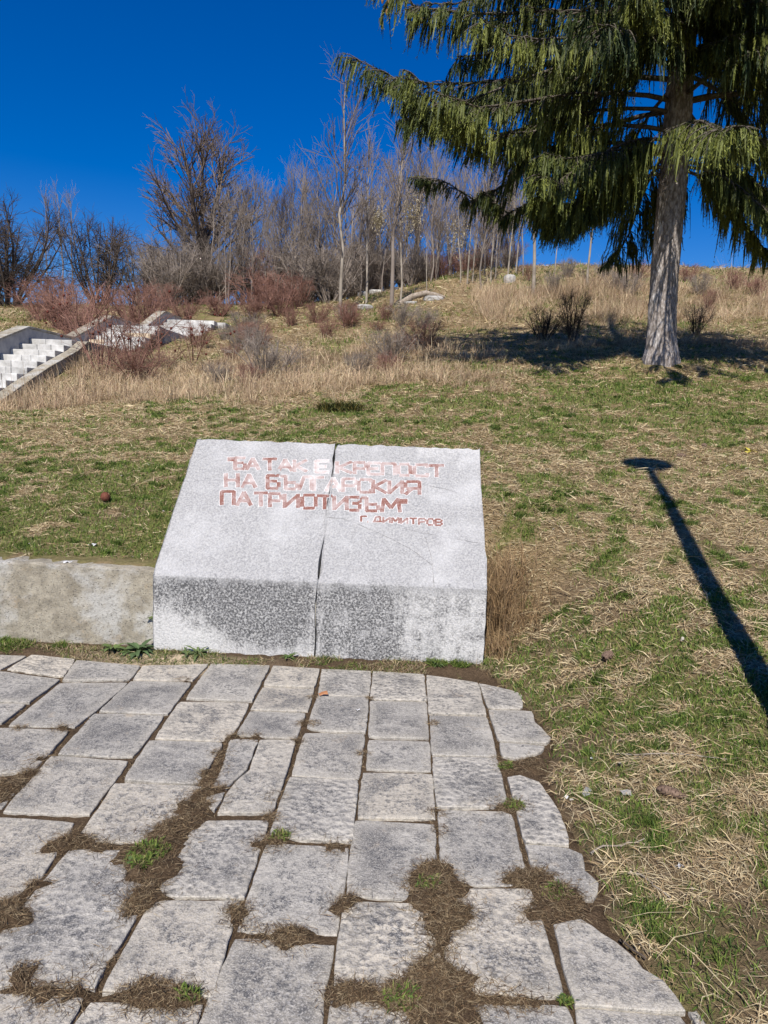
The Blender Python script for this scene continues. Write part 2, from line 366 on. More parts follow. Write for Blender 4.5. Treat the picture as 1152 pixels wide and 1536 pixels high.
def hpt(x, y): return float(height(np.array([x]), np.array([y]))[0])
def green_field(x, y):
    big = fbm(x*.55, y*.55, 21, 3); med = fbm(x*2.6, y*2.6, 22, 3); sm = fbm(x*8, y*8, 23, 2)
    g = .30*big + .28*med + .42*sm
    bias = np.interp(y, [0, 2, 4, 6, 8, 10, 12, 14, 18, 30, 40], [.02, .03, .0, .02, .01, .02, .0, -.03, -.06, -.02, -.05])
    bias = bias + .06*sstep(1, 5, x)*sstep(8, 10, y)*(1-sstep(13, 15, y)) + .05*np.exp(-((x-1.9)**2+(y-2.6)**2)/.35)
    bias = bias + .05*sstep(-1, -2, x)*sstep(7.5, 6.5, y)
    return sstep(.485, .545, g+bias)
def soil_field(x, y):
    xe = np.interp(y, eY, eX); d = x-xe
    s = .85*(1-sstep(.0, .22, d+(fbm(x*5, y*5, 31)-.5)*.35))*(1-sstep(4.6, 5.4, y))*(d > -.1)
    s = np.maximum(s, .5*sstep(.62, .70, fbm(x*1.7, y*1.7, 33))*(1-sstep(5, 8, y)))
    s = np.maximum(s, np.exp(-((x-.9)**2+(y-3.35)**2)/.03)); s = np.maximum(s, .9*np.exp(-((x-1.15)**2/.10+(y-1.95)**2/.12))); s = np.maximum(s, .6*np.exp(-((x-.95)**2/.02+(y-2.5)**2/.3)))
    return np.clip(s, 0, 1)

def axis(segs):
    out = [segs[0][0]]
    for a, b2, st in segs:
        n = max(1, int(round((b2-a)/st))); out += list(np.linspace(a, b2, n+1)[1:])
    return np.array(out)
ax = axis([(-400, -60, 40), (-60, -16, 2), (-16, -5, .3), (-5, -2.8, .12), (-2.8, 3.6, .055), (3.6, 8, .14), (8, 18, .3), (18, 60, 2), (60, 400, 40)])
ay = axis([(-60, -4, 4), (-4, 1, .25), (1, 7, .055), (7, 11, .12), (11, 20, .22), (20, 48, .4), (48, 80, 2), (80, 400, 40)])
GX, GY = np.meshgrid(ax, ay); GZ = height(GX.ravel(), GY.ravel())
nx, ny = len(ax), len(ay)
ii = (np.arange(ny-1)[:, None]*nx + np.arange(nx-1)[None]).ravel()
me = npmesh('hillside', np.stack([GX.ravel(), GY.ravel(), GZ], 1), np.stack([ii, ii+1, ii+nx+1, ii+nx], 1), M_ground,
            {'green': green_field(GX.ravel(), GY.ravel()), 'soil': soil_field(GX.ravel(), GY.ravel())}, smooth=True)
g = obj('hillside', me); tag(g, 'grassy hillside of dry straw and green patches', kind='structure')

# ------------------------------------------------------------------ paved terrace: soil bed and one object per slab
mounds = [  # u, v, radius m, height m   (soil and litter heaped over the joints)
 (312,1165,.06,.030),(318,1185,.07,.035),(300,1195,.06,.03),(285,1215,.09,.035),(265,1240,.08,.035),(240,1268,.09,.035),(215,1285,.12,.045),(225,1305,.12,.045),
 (212,1345,.09,.035),(203,1365,.06,.03),(120,1262,.06,.03),(95,1268,.06,.03),(150,1273,.05,.025),(60,1330,.05,.025),(20,1362,.07,.035),(5,1385,.09,.04),(-20,1380,.1,.04),
 (40,1160,.06,.028),(10,1180,.09,.035),(-10,1195,.09,.03),(65,1140,.05,.02),(330,1130,.04,.02),(345,1106,.05,.022),(378,1105,.04,.02),(160,1440,.04,.02),
 (35,1472,.07,.03),(70,1487,.06,.025),(110,1490,.05,.022),(190,1497,.05,.025),(230,1492,.07,.035),(260,1492,.07,.03),(285,1500,.05,.025),
 (362,1375,.05,.022),(355,1365,.03,.02),(420,1258,.06,.025),(395,1265,.05,.02),(505,1270,.04,.018),(520,1356,.055,.04),(415,1404,.04,.022),(440,1406,.05,.03),(385,1403,.03,.02),
 (652,1310,.07,.032),(640,1325,.085,.04),(665,1330,.09,.045),(650,1355,.09,.045),(680,1365,.08,.04),(658,1385,.075,.04),(690,1385,.06,.028),(660,1410,.05,.03),(650,1430,.05,.028),
 (640,1460,.07,.035),(660,1475,.09,.035),(615,1490,.08,.035),(560,1495,.05,.028),(510,1490,.055,.03),(535,1492,.05,.026),(590,1500,.06,.028),(650,1500,.1,.035),(690,1490,.08,.03),(670,1530,.12,.04),(640,1545,.1,.035),
 (740,1498,.05,.022),(775,1505,.04,.02),(800,1500,.04,.02),(762,1210,.055,.030),(775,1207,.045,.028),(750,1207,.04,.025),(758,1152,.045,.028),(752,1143,.03,.02),(780,1148,.05,.026),(805,1146,.06,.03),
 (800,1312,.05,.03),(820,1325,.075,.04),(845,1345,.075,.04),(825,1360,.07,.035),(790,1320,.05,.028),(860,1360,.06,.03),(770,1320,.04,.022),(800,1375,.05,.025),
 (455,1085,.03,.02),(470,1085,.025,.018),(445,1112,.03,.02),(415,1195,.03,.018),(405,1225,.03,.02),(655,1220,.025,.018),(660,1245,.022,.018),(545,1130,.02,.016),(650,1085,.02,.016),
 (555,1048,.015,.016),(275,1020,.03,.018),(470,1046,.02,.016),(95,1093,.05,.02),(30,1092,.02,.024),(250,1248,.1,.035),(335,1150,.035,.025),(318,1205,.05,.025)]
mxy = np.array([onz(u, v)[:2] for u, v, *_ in mounds]); mr = np.array([m[2] for m in mounds])*1.12; mh = np.array([m[3] for m in mounds])*.95
def bed_height(x, y):
    z = -.014 + (fbm(x*25, y*25, 41)-.5)*.014
    add = np.zeros_like(x)
    wx = x + (fbm(x*16, y*16, 42)-.5)*.085; wy = y + (fbm(x*16, y*16, 43)-.5)*.085
    for (cx, cy), r, h in zip(mxy, mr, mh):
        q = (wx-cx)**2+(wy-cy)**2; add = np.maximum(add, h*np.exp(-q/(r*r)*1.9))
    z = z + add*(.45+1.15*fbm(x*38, y*38, 44, 4))*.95
    strip = sstep(4.27, 4.40, y+(fbm(x*5, y*5, 45)-.5)*.10)         # soil strip along wall and memorial
    z = z + strip*(.021+.02*(fbm(x*12, y*12, 46)-.4))
    return z
bx_ = axis([(-6, -2.8, .12), (-2.8, 1.0, .021)]); by_ = axis([(-1.5, 1.2, .12), (1.2, 4.72, .021)])
BX, BY = np.meshgrid(bx_, by_); BZ = bed_height(BX.ravel(), BY.ravel())
xe = np.interp(BY.ravel(), eY, eX); BZ = np.where(BX.ravel() > xe+.03, -.05, BZ)
nx, ny = len(bx_), len(by_); ii = (np.arange(ny-1)[:, None]*nx + np.arange(nx-1)[None]).ravel()
sand = sstep(4.05, 4.2, BY)*(1-sstep(4.36, 4.45, BY))*np.exp(-((BX+1.45)/.42)**2)
me = npmesh('paved_terrace', np.stack([BX.ravel(), BY.ravel(), BZ], 1), np.stack([ii, ii+1, ii+nx+1, ii+nx], 1), M_soil, {'sand': np.clip(sand*1.4, 0, 1).ravel()}, smooth=True)
terrace = obj('paved_terrace', me); tag(terrace, 'terrace of worn grey stone slabs with earth in the joints', kind='structure')

slabs_px = [
 # right-hand broken column
 [(719,1025),(782,1038),(785,1057),(780,1062),(732,1062)], [(733,1064),(798,1066),(802,1082),(827,1107),(820,1115),(748,1111)], [(749,1114),(818,1119),(813,1127),(773,1140),(753,1134)],
 [(762,1165),(780,1163),(807,1173),(833,1207),(850,1247),(853,1268),(788,1263)], [(788,1267),(853,1272),(873,1281),(877,1305),(898,1325),(890,1350),(867,1351),(840,1331),(800,1305)],
 [(830,1385),(870,1378),(900,1398),(943,1428),(967,1455),(997,1475),(1030,1519),(861,1506)], [(862,1511),(1023,1523),(1048,1560),(1075,1600),(885,1600)], [(1033,1514),(1044,1516),(1100,1600),(1082,1600)],
 # column b-a
 [(640,1012),(717,1024),(729,1072),(643,1070)], [(645,1073),(730,1075),(746,1134),(648,1132)], [(649,1135),(745,1137),(763,1210),(655,1210)],
 [(658,1214),(766,1216),(794,1327),(662,1326)],
 [(664,1331),(797,1332),(848,1493),(670,1490)], [(674,1505),(853,1508),(880,1600),(682,1600)],
 # column c-b
 [(560,1006),(636,1011),(640,1050),(555,1048)], [(556,1051),(640,1053),(643,1107),(553,1105)], [(553,1108),(644,1111),(647,1156),(549,1152)], [(545,1157),(649,1160),(652,1227),(536,1225)],
 [(533,1229),(652,1236),(656,1351),(518,1342)], [(515,1352),(657,1357),(663,1496),(500,1480)], [(497,1500),(666,1507),(672,1600),(483,1600)],
 # column d-c
 [(483,1003),(557,1006),(554,1043),(477,1041)], [(476,1044),(553,1046),(549,1098),(480,1096),(460,1090)], [(457,1099),(547,1101),(539,1167),(437,1161)], [(435,1164),(537,1170),(528,1262),(403,1254)],
 [(400,1265),(524,1270),(506,1401),(354,1396)], [(352,1406),(503,1413),(489,1480),(480,1600),(272,1600)],
 # column e-d
 [(410,998),(480,1003),(472,1031),(395,1028)], [(394,1030),(472,1033),(462,1066),(375,1063)], [(375,1066),(459,1069),(444,1106),(354,1102)],
 [(347,1108),(387,1110),(370,1153),(342,1180),(321,1217),(307,1207),(333,1153)], [(391,1110),(443,1111),(423,1180),(407,1219),(326,1218),(346,1182),(375,1154)],
 [(294,1229),(404,1229),(366,1346),(234,1343)], [(228,1352),(361,1350),(316,1496),(152,1488)], [(134,1502),(207,1504),(306,1507),(266,1600),(72,1600)],
 # column f-e
 [(317,995),(405,998),(377,1051),(279,1047)], [(270,1052),(374,1054),(355,1092),(337,1110),(232,1106)], [(225,1111),(334,1114),(300,1173),(290,1176),(186,1169)], [(173,1175),(306,1180),(264,1262),(114,1264)],
 [(104,1276),(256,1276),(214,1360),(150,1462),(138,1484),(-62,1478)], [(-80,1490),(0,1489),(53,1495),(127,1496),(62,1600),(-190,1600)],
 # column g-f
 [(214,998),(313,996),(289,1020),(199,1018)], [(197,1021),(287,1023),(251,1070),(148,1066)], [(142,1069),(246,1073),(199,1135),(87,1129)], [(78,1133),(193,1140),(132,1221),(4,1216)], [(-4,1223),(112,1232),(40,1350),(-125,1347)], [(-135,1362),(26,1365),(-48,1455),(-230,1450)],
 # column h-g
 [(115,990),(211,998),(195,1019),(93,1020)], [(90,1023),(192,1023),(140,1068),(110,1090),(12,1087)], [(0,1091),(103,1095),(46,1160),(-112,1160)], [(-120,1170),(36,1172),(2,1211),(-170,1213)],
 # column i-h and beyond
 [(48,981),(113,988),(95,1014),(10,1003)], [(0,1007),(90,1019),(43,1053),(-68,1050)], [(-75,1054),(39,1056),(2,1084),(-110,1086)], [(-60,980),(40,983),(0,1003),(-100,1003)], [(-110,1006),(-6,1007),(-74,1050),(-190,1050)]]
def make_slab(P, seed, parent, top=0.0):
    rng = np.random.default_rng(seed); P = np.asarray(P, float); pts = []
    n = len(P)
    if np.sum(P[:, 0]*np.roll(P[:, 1], -1)-np.roll(P[:, 0], -1)*P[:, 1]) < 0: P = P[::-1]
    cen = P.mean(0); P = cen + (P-cen)*(1-.004/np.maximum(np.linalg.norm(P-cen, axis=1, keepdims=True), .05))
    for i in range(n):
        a, b2 = P[i], P[(i+1) % n]; L = np.linalg.norm(b2-a); k = max(2, int(L/.035))
        nrm = np.array([b2[1]-a[1], a[0]-b2[0]])/max(L, 1e-6)
        ph = rng.uniform(0, 6)
        for j in range(k):
            t = j/k; off = float(np.interp(a[1]*(1-t)+b2[1]*t, [2.0, 2.6, 3.1, 4.2], [.0050, .0055, .0052, .0040])) + (.0015 if cen[0] < -.75 else 0.0) + rng.normal()*.0014 + .0012*math.sin(ph+t*7)
            if j == 0: off -= .003*rng.uniform(.0, 1.6)
            pts.append(a*(1-t)+b2*t + nrm*off)
    Q = np.array(pts); cen = Q.mean(0); m = len(Q)
    tx, ty = rng.normal(size=2)*.006
    zt = lambda q, d: top + rng.normal()*0 + (q[:, 0]-cen[0])*tx + (q[:, 1]-cen[1])*ty + d
    D = np.linalg.norm(Q-cen, axis=1, keepdims=True)
    ins = lambda w: cen + (Q-cen)*np.maximum(1-w/np.maximum(D, .03), .1)
    rings = [(Q, -.06, 1.), (Q, -.004, 1.), (ins(.003), -.001, 1.), (ins(.010), 0.0, 1.), (cen+(Q-cen)*.68, .0015, .15), (cen+(Q-cen)*.3, .001, 0.)]
    V, rim = [], []
    for q, d, e in rings: V.append(np.column_stack([q, zt(q, d)])); rim += [e]*m
    V = np.concatenate(V+[np.array([[cen[0], cen[1], top+.001]])]); rim.append(0.)
    F = [(r*m+i, r*m+(i+1) % m, (r+1)*m+(i+1) % m, (r+1)*m+i) for r in range(5) for i in range(m)]
    F += [(5*m+i, 5*m+(i+1) % m, 6*m) for i in range(m)]
    me = pymesh('paving_slab', V, F, M_slab)
    at = me.attributes.new('rim', 'FLOAT', 'POINT'); at.data.foreach_set('value', np.array(rim, np.float32))
    return obj('paving_slab', me, parent)
rs = random.Random(5)
for k, px in enumerate(slabs_px):
    make_slab([onz(u, v)[:2] for u, v in px], 100+k, terrace, rs.uniform(-.003, .004))
# the terrace goes on to the left, beyond the photograph's edge
for k, (x0, x1) in enumerate([(-3.1, -2.74), (-2.73, -2.36), (-2.35, -1.96), (-1.95, -1.57)]):
    y = 4.25 if k == 0 else [0, 3.15, 2.95, 2.3][k]
    while y > .9:
        d = rs.uniform(.30, .45)
        make_slab([(x0+.006, y-d), (x1-.006, y-d), (x1-.006, y-.012), (x0+.006, y-.012)], 300+int(y*50)+k, terrace); y -= d

# ------------------------------------------------------------------ memorial stone
FY0, FY1, TY, TZ, CZ = 4.475, 4.475, 5.46, 1.342, .506
mem = thing('memorial_stone', 'low white marble memorial with sloping face and worn red Cyrillic lettering beside concrete wall', 'memorial', (-.53, 4.9, 0))
MO = np.array([-.53, 4.9, 0])
def prof(x):                        # cross-section corners (y, z) at x, front face turned very slightly
    fy = FY0 + (FY1-FY0)*(x+1.6)/2.14
    return [(fy+.0, -.06), (fy, CZ), (TY, TZ), (TY+.07, TZ-.01), (TY+.09, .3), (TY+.09, -.06)]
def joint_x(t): return -.553 + .010*math.sin(t*3.1) + .004*math.sin(t*17) + (.0 if t < .5 else (t-.5)*.018)
def make_block(side, seed):
    rng = np.random.default_rng(seed); nxs = 26
    # rows along the section: front (9), slope (16), top, back
    rows = []
    pr0 = [(0, i/8) for i in range(9)] + [(1, (i+1)/16) for i in range(16)] + [(2, 1.0), (3, 1.0), (4, 1.0)]
    V, lich, pal = [], [], []
    for (seg, t) in pr0:
        tt = t*.4 if seg == 0 else (.4+.6*t if seg == 1 else 1.0)
        gap = .007 + .005*abs(math.sin(tt*9+seed)) + (.007 if .40 < tt < .55 else 0)
        jx = joint_x(tt)
        if side < 0: xa, xb = -1.603, jx-gap*.5
        else: xa, xb = jx+gap*.5, .538
        chip = 0.0
        if side > 0 and seg >= 1 and t > .95: xa += .012
        for i in range(nxs+1):
            s = i/nxs; x = xa+(xb-xa)*s
            p = prof(x); a, b2 = p[seg], p[seg+1]
            y, z = a[0]+(b2[0]-a[0])*t, a[1]+(b2[1]-a[1])*t
            ex = (x if i not in (0, nxs) else x + rng.normal()*.0028)
            y += rng.normal()*.0012; z += rng.normal()*.0012
            if seg == 1 and t > .99: z += rng.normal()*.003 - (.02 if (side > 0 and i == 0) else 0) - (.012 if (side < 0 and i == 0) else 0)
            V.append((ex-MO[0], y-MO[1], z-MO[2]))
            l = 0.0
            if seg == 0:
                zz = z/CZ
                if side < 0:
                    edge = np.interp(x, [-1.6, -1.45, -1.3, -1.15, -.9, -.7, -.553], [.60, .56, .44, .18, .02, .06, .16])
                    l = .5 + (zz-edge)*1.5
                    l = min(l, .50+(-x-.553)*9+.02) if x > -.60 else l
                else:
                    l = np.interp(x, [-.553, -.5, -.35, -.2, -.10, -.03, .2, .54], [.62, .74, .84, .86, .76, .56, .46, .42])
                    l += (-.18 if zz < .25 and x < -.3 else 0) + (.10 if zz > .8 and x < -.05 else 0) + (.12 if zz < .3 and -.16 < x < 0 else 0)
                l = min(max(l, 0), 1)
            lich.append(float(l))
            if seg == 0 and t > .99: pal.append(.30); lich[-1] = .34
            elif seg == 0: pal.append(.95-.35*l)
            elif seg == 1: pal.append((.30 if side > 0 and x > .05 else .12)+.12*math.exp(-t/.04)+.25*math.exp(-(1-t)/.06)+(.15 if side > 0 and x < -.3 and t < .7 else 0))
            else: pal.append(.3)
    nr = len(pr0); w = nxs+1; V = np.array(V); F = []
    for r in range(nr-1):
        for i in range(nxs): F.append((r*w+i, r*w+i+1, (r+1)*w+i+1, (r+1)*w+i))
    # close the ends with fans of quads to a ring in the middle of the section
    for col in (0, nxs):
        ring = [r*w+col for r in range(nr)]
        F.append(tuple(ring) if col else tuple(reversed(ring)))
    me = pymesh('stone_block', V, F, M_mem)
    at = me.attributes.new('lichen', 'FLOAT', 'POINT'); at.data.foreach_set('value', np.array(lich, np.float32))
    at = me.attributes.new('pale', 'FLOAT', 'POINT'); at.data.foreach_set('value', np.array(pal, np.float32))
    # keep the arris between front and slope crisp but slightly rounded
    import bmesh
    bm = bmesh.new(); bm.from_mesh(me)
    for e in bm.edges:
        if len(e.link_faces) == 2 and e.calc_face_angle(0) > .5: e.smooth = False
    ed = [e for e in bm.edges if len(e.link_faces) == 2 and e.calc_face_angle(0) > .5]
    bmesh.ops.bevel(bm, geom=ed, offset=.007, segments=2, profile=.6, affect='EDGES', clamp_overlap=True)
    bm.to_mesh(me); bm.free()
    return obj('stone_block', me, mem)
make_block(-1, 1)['label'] = 'left block, its upright face blackened by lichen'
make_block(1, 2)['label'] = 'right block, split from the other by an open joint, with fine cracks'
V, F = box(-.5575, -.549, 4.485, 4.60, .12, .50)
obj('mortar_joint', pymesh('mortar_joint', V-MO, F, M_mortar), mem)
# plane of the sloping face (local s along X, t up the slope)
S0 = np.array([-.53, (FY0+FY1)/2, CZ]); SX = unit(np.array([1., (FY1-FY0)/2.14, 0])); ST = unit(np.array([0, TY-S0[1], TZ-CZ])); SN = unit(np.cross(SX, ST))
def on_slope(u, v):
    d = ray(u, v); q = cC + d*(((S0-cC)@SN)/(d@SN)); return np.array([(q-S0)@SX, (q-S0)@ST])
def slope_pt(s, t, h): return S0 + SX*s + ST*t + SN*h
# letters as strokes in a unit box, x 0..1, y 0..1
L_ = {'Б': [(0, 0, 0, 1), (0, 1, 1, 1), (0, .55, .8, .55), (1, .12, 1, .45), (0, 0, .9, 0)], 'А': [(0, 0, .5, 1), (1, 0, .5, 1), (.2, .33, .8, .33)], 'Т': [(0, 1, 1, 1), (.5, 0, .5, 1)],
 'К': [(0, 0, 0, 1), (.1, .5, 1, 1), (.1, .5, 1, 0)], 'Е': [(0, 0, 0, 1), (0, 1, 1, 1), (0, .5, .8, .5), (0, 0, 1, 0)], 'Р': [(0, 0, 0, 1), (0, 1, .9, 1), (1, .9, 1, .55), (0, .45, .9, .45)],
 'П': [(0, 0, 0, 1), (1, 0, 1, 1), (0, 1, 1, 1)], 'О': [(0, .15, 0, .85), (1, .15, 1, .85), (.12, 1, .88, 1), (.12, 0, .88, 0)], 'С': [(0, .15, 0, .85), (.12, 1, 1, 1), (.12, 0, 1, 0), (1, .8, 1, 1), (1, 0, 1, .2)],
 'Н': [(0, 0, 0, 1), (1, 0, 1, 1), (0, .5, 1, .5)], 'Ъ': [(0, 1, .3, 1), (.3, 0, .3, 1), (.3, .5, .9, .5), (1, .1, 1, .4), (.3, 0, .9, 0)], 'Л': [(0, 0, .4, 1), (.4, 1, 1, 1), (1, 0, 1, 1)],
 'Г': [(0, 0, 0, 1), (0, 1, 1, 1)], 'И': [(0, 0, 0, 1), (1, 0, 1, 1), (0, .05, 1, .95)], 'Я': [(1, 0, 1, 1), (.1, 1, 1, 1), (0, .9, 0, .55), (.1, .45, 1, .45), (.5, .45, 0, 0)],
 'З': [(0, 1, .9, 1), (1, .9, 1, .6), (.3, .52, .9, .52), (1, .42, 1, .1), (0, 0, .9, 0)], 'М': [(0, 0, .1, 1), (1, 0, .9, 1), (.1, 1, .5, .3), (.9, 1, .5, .3)],
 'Д': [(.1, .15, .3, 1), (.3, 1, .85, 1), (.85, .15, .85, 1), (0, .12, 1, .12), (0, 0, 0, .12), (1, 0, 1, .12)], 'В': [(0, 0, 0, 1), (0, 1, .8, 1), (1, .9, .95, .6), (0, .52, .9, .52), (1, .42, 1, .1), (0, 0, .9, 0)],
 '.': [(0, 0, .3, 0)], '"': [(.1, .7, .1, 1), (.8, .7, .8, 1)]}
# each row: zoom-box coordinates (x range) of each letter, cap line and base line at the two ends
rows = [([('"', 125, 146), ('Б', 152, 194), ('А', 202, 254), ('Т', 272, 330), ('А', 340, 396), ('К', 408, 460), ('Е', 502, 554), ('К', 592, 654), ('Р', 668, 716), ('Е', 727, 777), ('П', 788, 842), ('О', 858, 908), ('С', 926, 982), ('Т', 992, 1052)], 125, 1052, 76, 112, 124, 160, .02),
 ([('Н', 112, 164), ('А', 184, 240), ('Б', 292, 340), ('Ъ', 350, 418), ('Л', 428, 482), ('Г', 492, 534), ('А', 546, 606), ('Р', 618, 672), ('С', 686, 738), ('К', 748, 804), ('И', 818, 874), ('Я', 888, 948)], 112, 948, 145, 182, 201, 236, -.03),
 ([('П', 94, 146), ('А', 160, 220), ('Т', 236, 290), ('Р', 302, 350), ('И', 366, 424), ('О', 442, 500), ('Т', 508, 570), ('И', 580, 634), ('З', 648, 690), ('Ъ', 698, 770), ('М', 786, 864), ('"', 872, 892)], 94, 892, 222, 258, 278, 314, -.12),
 ([('Г', 696, 720), ('.', 724, 732), ('Д', 750, 784), ('И', 792, 820), ('М', 828, 860), ('И', 868, 896), ('Т', 906, 936), ('Р', 946, 974), ('О', 982, 1010), ('В', 1018, 1044)], 696, 1044, 330, 344, 352, 370, -.13)]
rl = np.random.default_rng(11)
for ri, (letters, xa, xb, ca, cb, ba, bb, wear0) in enumerate(rows):
    for ch, x0, x1 in letters:
        f = ((x0+x1)/2-xa)/(xb-xa); cy, by = ca+(cb-ca)*f, ba+(bb-ba)*f
        P = lambda x, y: on_slope(300+x/2.88, 660+y/2.88)
        c00, c10, c01, c11 = P(x0, by), P(x1, by), P(x0, cy), P(x1, cy)
        th = .0145 if ri < 3 else .0080
        hgt = np.linalg.norm(c01-c00)
        V, F, MI, WR = [], [], [], []
        wl = wear0 + rl.uniform(-.06, .10)
        if ch in 'П' and ri == 2: wl = -.15
        if ri == 0 and ch == 'Т': wl = -.08
        if ri < 2: wl += .16*math.exp(-((300+(x0+x1)/5.76-488)/45)**2)
        for si, (ax_, ay_, bx2, by2) in enumerate(L_[ch]):
            q = lambda x, y: (c00*(1-x)+c10*x)*(1-y) + (c01*(1-x)+c11*x)*y
            a, b2 = q(ax_, ay_), q(bx2, by2)
            d = b2-a; Ld = max(np.linalg.norm(d), 1e-5); d = d/Ld; nrm = np.array([-d[1], d[0]])
            for lay, (grow, hh) in enumerate(((.0034, .0012), (0.0, .0022))):
                hh = hh + si*.00012; g2 = th*.9*(.4 if ri < 3 else .3)+grow
                # ragged stroke outline
                m = 6
                up = [a-d*g2+(d*(Ld+2*g2))*k/m + nrm*(th+grow+rl.normal()*.0006) for k in range(m+1)]
                dn = [a-d*g2+(d*(Ld+2*g2))*k/m - nrm*(th+grow+rl.normal()*.0006) for k in range(m+1)]
                o0 = len(V)
                for p in up+dn: V.append(slope_pt(p[0], p[1], hh)-MO)
                for p in up+dn: V.append(slope_pt(p[0], p[1], -.004)-MO)
                tp = [o0+k for k in range(m+1)] + [o0+m+1+k for k in range(m, -1, -1)]
                F.append(tuple(reversed(tp))); MI.append(lay)
                nn = 2*(m+1)
                for k in range(len(tp)):
                    i, j = tp[k], tp[(k+1) % len(tp)]
                    F.append((i, j, j+nn, i+nn)); MI.append(lay)
                WR += [wl]*(2*nn)
        me = pymesh('letter', V, F, [M_pale, M_red], mi=MI)
        at = me.attributes.new('wear', 'FLOAT', 'POINT'); at.data.foreach_set('value', np.array(WR, np.float32))
        obj('letter', me, mem)
# hairline cracks over the right block
def strip_on_slope(px, w, h=.0012):
    P = [on_slope(u, v) for u, v in px]; Q = []
    for a, b2 in zip(P[:-1], P[1:]):
        for k in range(6): Q.append(a+(b2-a)*k/6 + rl.normal(size=2)*.0016)
    Q.append(P[-1]); V, F = [], []
    for i, q in enumerate(Q):
        t = Q[min(i+1, len(Q)-1)]-Q[max(i-1, 0)]; t = t/max(np.linalg.norm(t), 1e-6); n2 = np.array([-t[1], t[0]])*w*rl.uniform(.4, 1.2)
        V += [slope_pt(*(q+n2), h)-MO, slope_pt(*(q-n2), h)-MO]
        if i: F.append((2*i-2, 2*i-1, 2*i+1, 2*i))
    obj('crack', pymesh('crack', V, F, M_crack), mem)
strip_on_slope([(488, 776), (515, 778), (545, 790), (590, 810), (620, 826), (648, 848)], .0014)
strip_on_slope([(638, 806), (645, 828), (649, 850), (651, 880)], .0012)
strip_on_slope([(505, 695), (560, 705), (620, 722), (690, 740)], .0010)
strip_on_slope([(560, 780), (620, 797), (680, 808), (720, 815)], .0009)

# ------------------------------------------------------------------ concrete retaining wall
nxw, nzw = 90, 14; V = []; rw = np.random.default_rng(3)
secs = [('f', t) for t in np.linspace(0, 1, nzw)] + [('t', t) for t in (.12, .5, .9, 1.0)] + [('b', 1.0)]
for k, t in secs:
    for i in range(nxw+1):
        x = -7.5+(5.885)*i/nxw
        top = .525 + .012*math.sin(x*1.7) - .010*(rw.random() < .12)
        if k == 'f': y, z = 4.53+.015*t, -.06+(top+.05)*t
        elif k == 't': y, z = 4.547+.205*t, top+.004-.01*abs(t-.5)
        else: y, z = 4.755, -.06
        V.append((x+rw.normal()*.0015+(rw.uniform(-.02, .0) if i == nxw else 0), y+rw.normal()*.0016, z+rw.normal()*.0018))
w_ = nxw+1; F = [(r*w_+i, r*w_+i+1, (r+1)*w_+i+1, (r+1)*w_+i) for r in range(len(secs)-1) for i in range(nxw)]
F += [tuple(reversed([r*w_ for r in range(len(secs))])), tuple(r*w_+nxw for r in range(len(secs)))]
ow = obj('retaining_wall', pymesh('retaining_wall', V, F, M_conc))
tag(ow, 'low weathered concrete wall holding back the lawn beside the memorial', 'wall')

# ------------------------------------------------------------------ stone stairway up the hill
st = thing('stone_stairway', 'white marble stairway with grey side parapet climbing the slope behind dry grass', 'stairway', (-8.4, 13, 1.2))
SO = np.array([-8.4, 13, 1.2])
def spart(name, V, F, m, parent=st, bev=.012):
    me = pymesh(name, np.asarray(V)-SO, F, m); o = obj(name, me, parent)
    if bev:
        bv = o.modifiers.new('bevel', 'BEVEL'); bv.width = bev; bv.segments = 2
    return o
rq = random.Random(8)
def flight(xl, xr, ytop, ztop, n, rise=.15, tread=.41):
    for k in range(n):
        y1, z1 = ytop-k*tread, ztop-k*rise
        # every step is two or three slabs long
        cuts = [xl] + sorted(rq.uniform(xl+.3, xr-.3) for _ in range(1+(k % 2))) + [xr]
        for a, b2 in zip(cuts[:-1], cuts[1:]):
            if b2-a < .08: continue
            j = rq.uniform(-.012, .012)
            spart('step', *box(a+.003, b2-.003, y1+j, y1+tread+.05, z1-rise-.02, z1+j*.25), M_tan if rq.random() < .08 else M_white)
flight(-9.0, -7.97, 17.03, 3.0, 13)
spart('landing', *box(-9.0, -7.97, 17.46, 19.7, 2.6, 2.985), M_white)
flight(-9.0, -7.5, 21.72, 3.87, 6, .145, .4)
spart('landing', *box(-9.0, -7.5, 22.14, 24.9, 3.4, 3.855), M_white)
flight(-9.0, -7.2, 26.65, 4.64, 5, .15, .4)
spart('landing', *box(-9.0, -6.9, 27.07, 30.5, 4.2, 4.63), M_white)
def wallstrip(name, x0, x1, yz, depth, m, bev=.01):
    V, F = [], []
    for y, z in yz: V += [(x0, y, z), (x1, y, z), (x0, y, z-depth), (x1, y, z-depth)]
    for i in range(len(yz)-1):
        a, b2 = 4*i, 4*i+4
        F += [(a, a+1, b2+1, b2), (a+2, b2+2, b2+3, a+3), (a, b2, b2+2, a+2), (a+1, a+3, b2+3, b2+1)]
    e = 4*(len(yz)-1); F += [(0, 2, 3, 1), (e, e+1, e+3, e+2)]
    return spart(name, V, F, m, bev=bev)
pz = [(11.8, 1.37), (12.8, 1.76), (13.8, 2.15), (14.8, 2.53), (15.8, 2.90), (17.05, 3.29), (19.3, 3.27), (21.95, 4.17), (24.6, 4.15), (26.6, 4.93), (30, 4.93)]
wallstrip('parapet', -9.24, -9.0, [(y, z-.05) for y, z in pz], 1.0, M_parap)
for a, b2 in zip(pz[:-1], pz[1:]):
    wallstrip('coping', -9.29, -8.97, [(a[0]+.004, a[1]), (b2[0]-.004, b2[1])], .047, M_conc, .006)
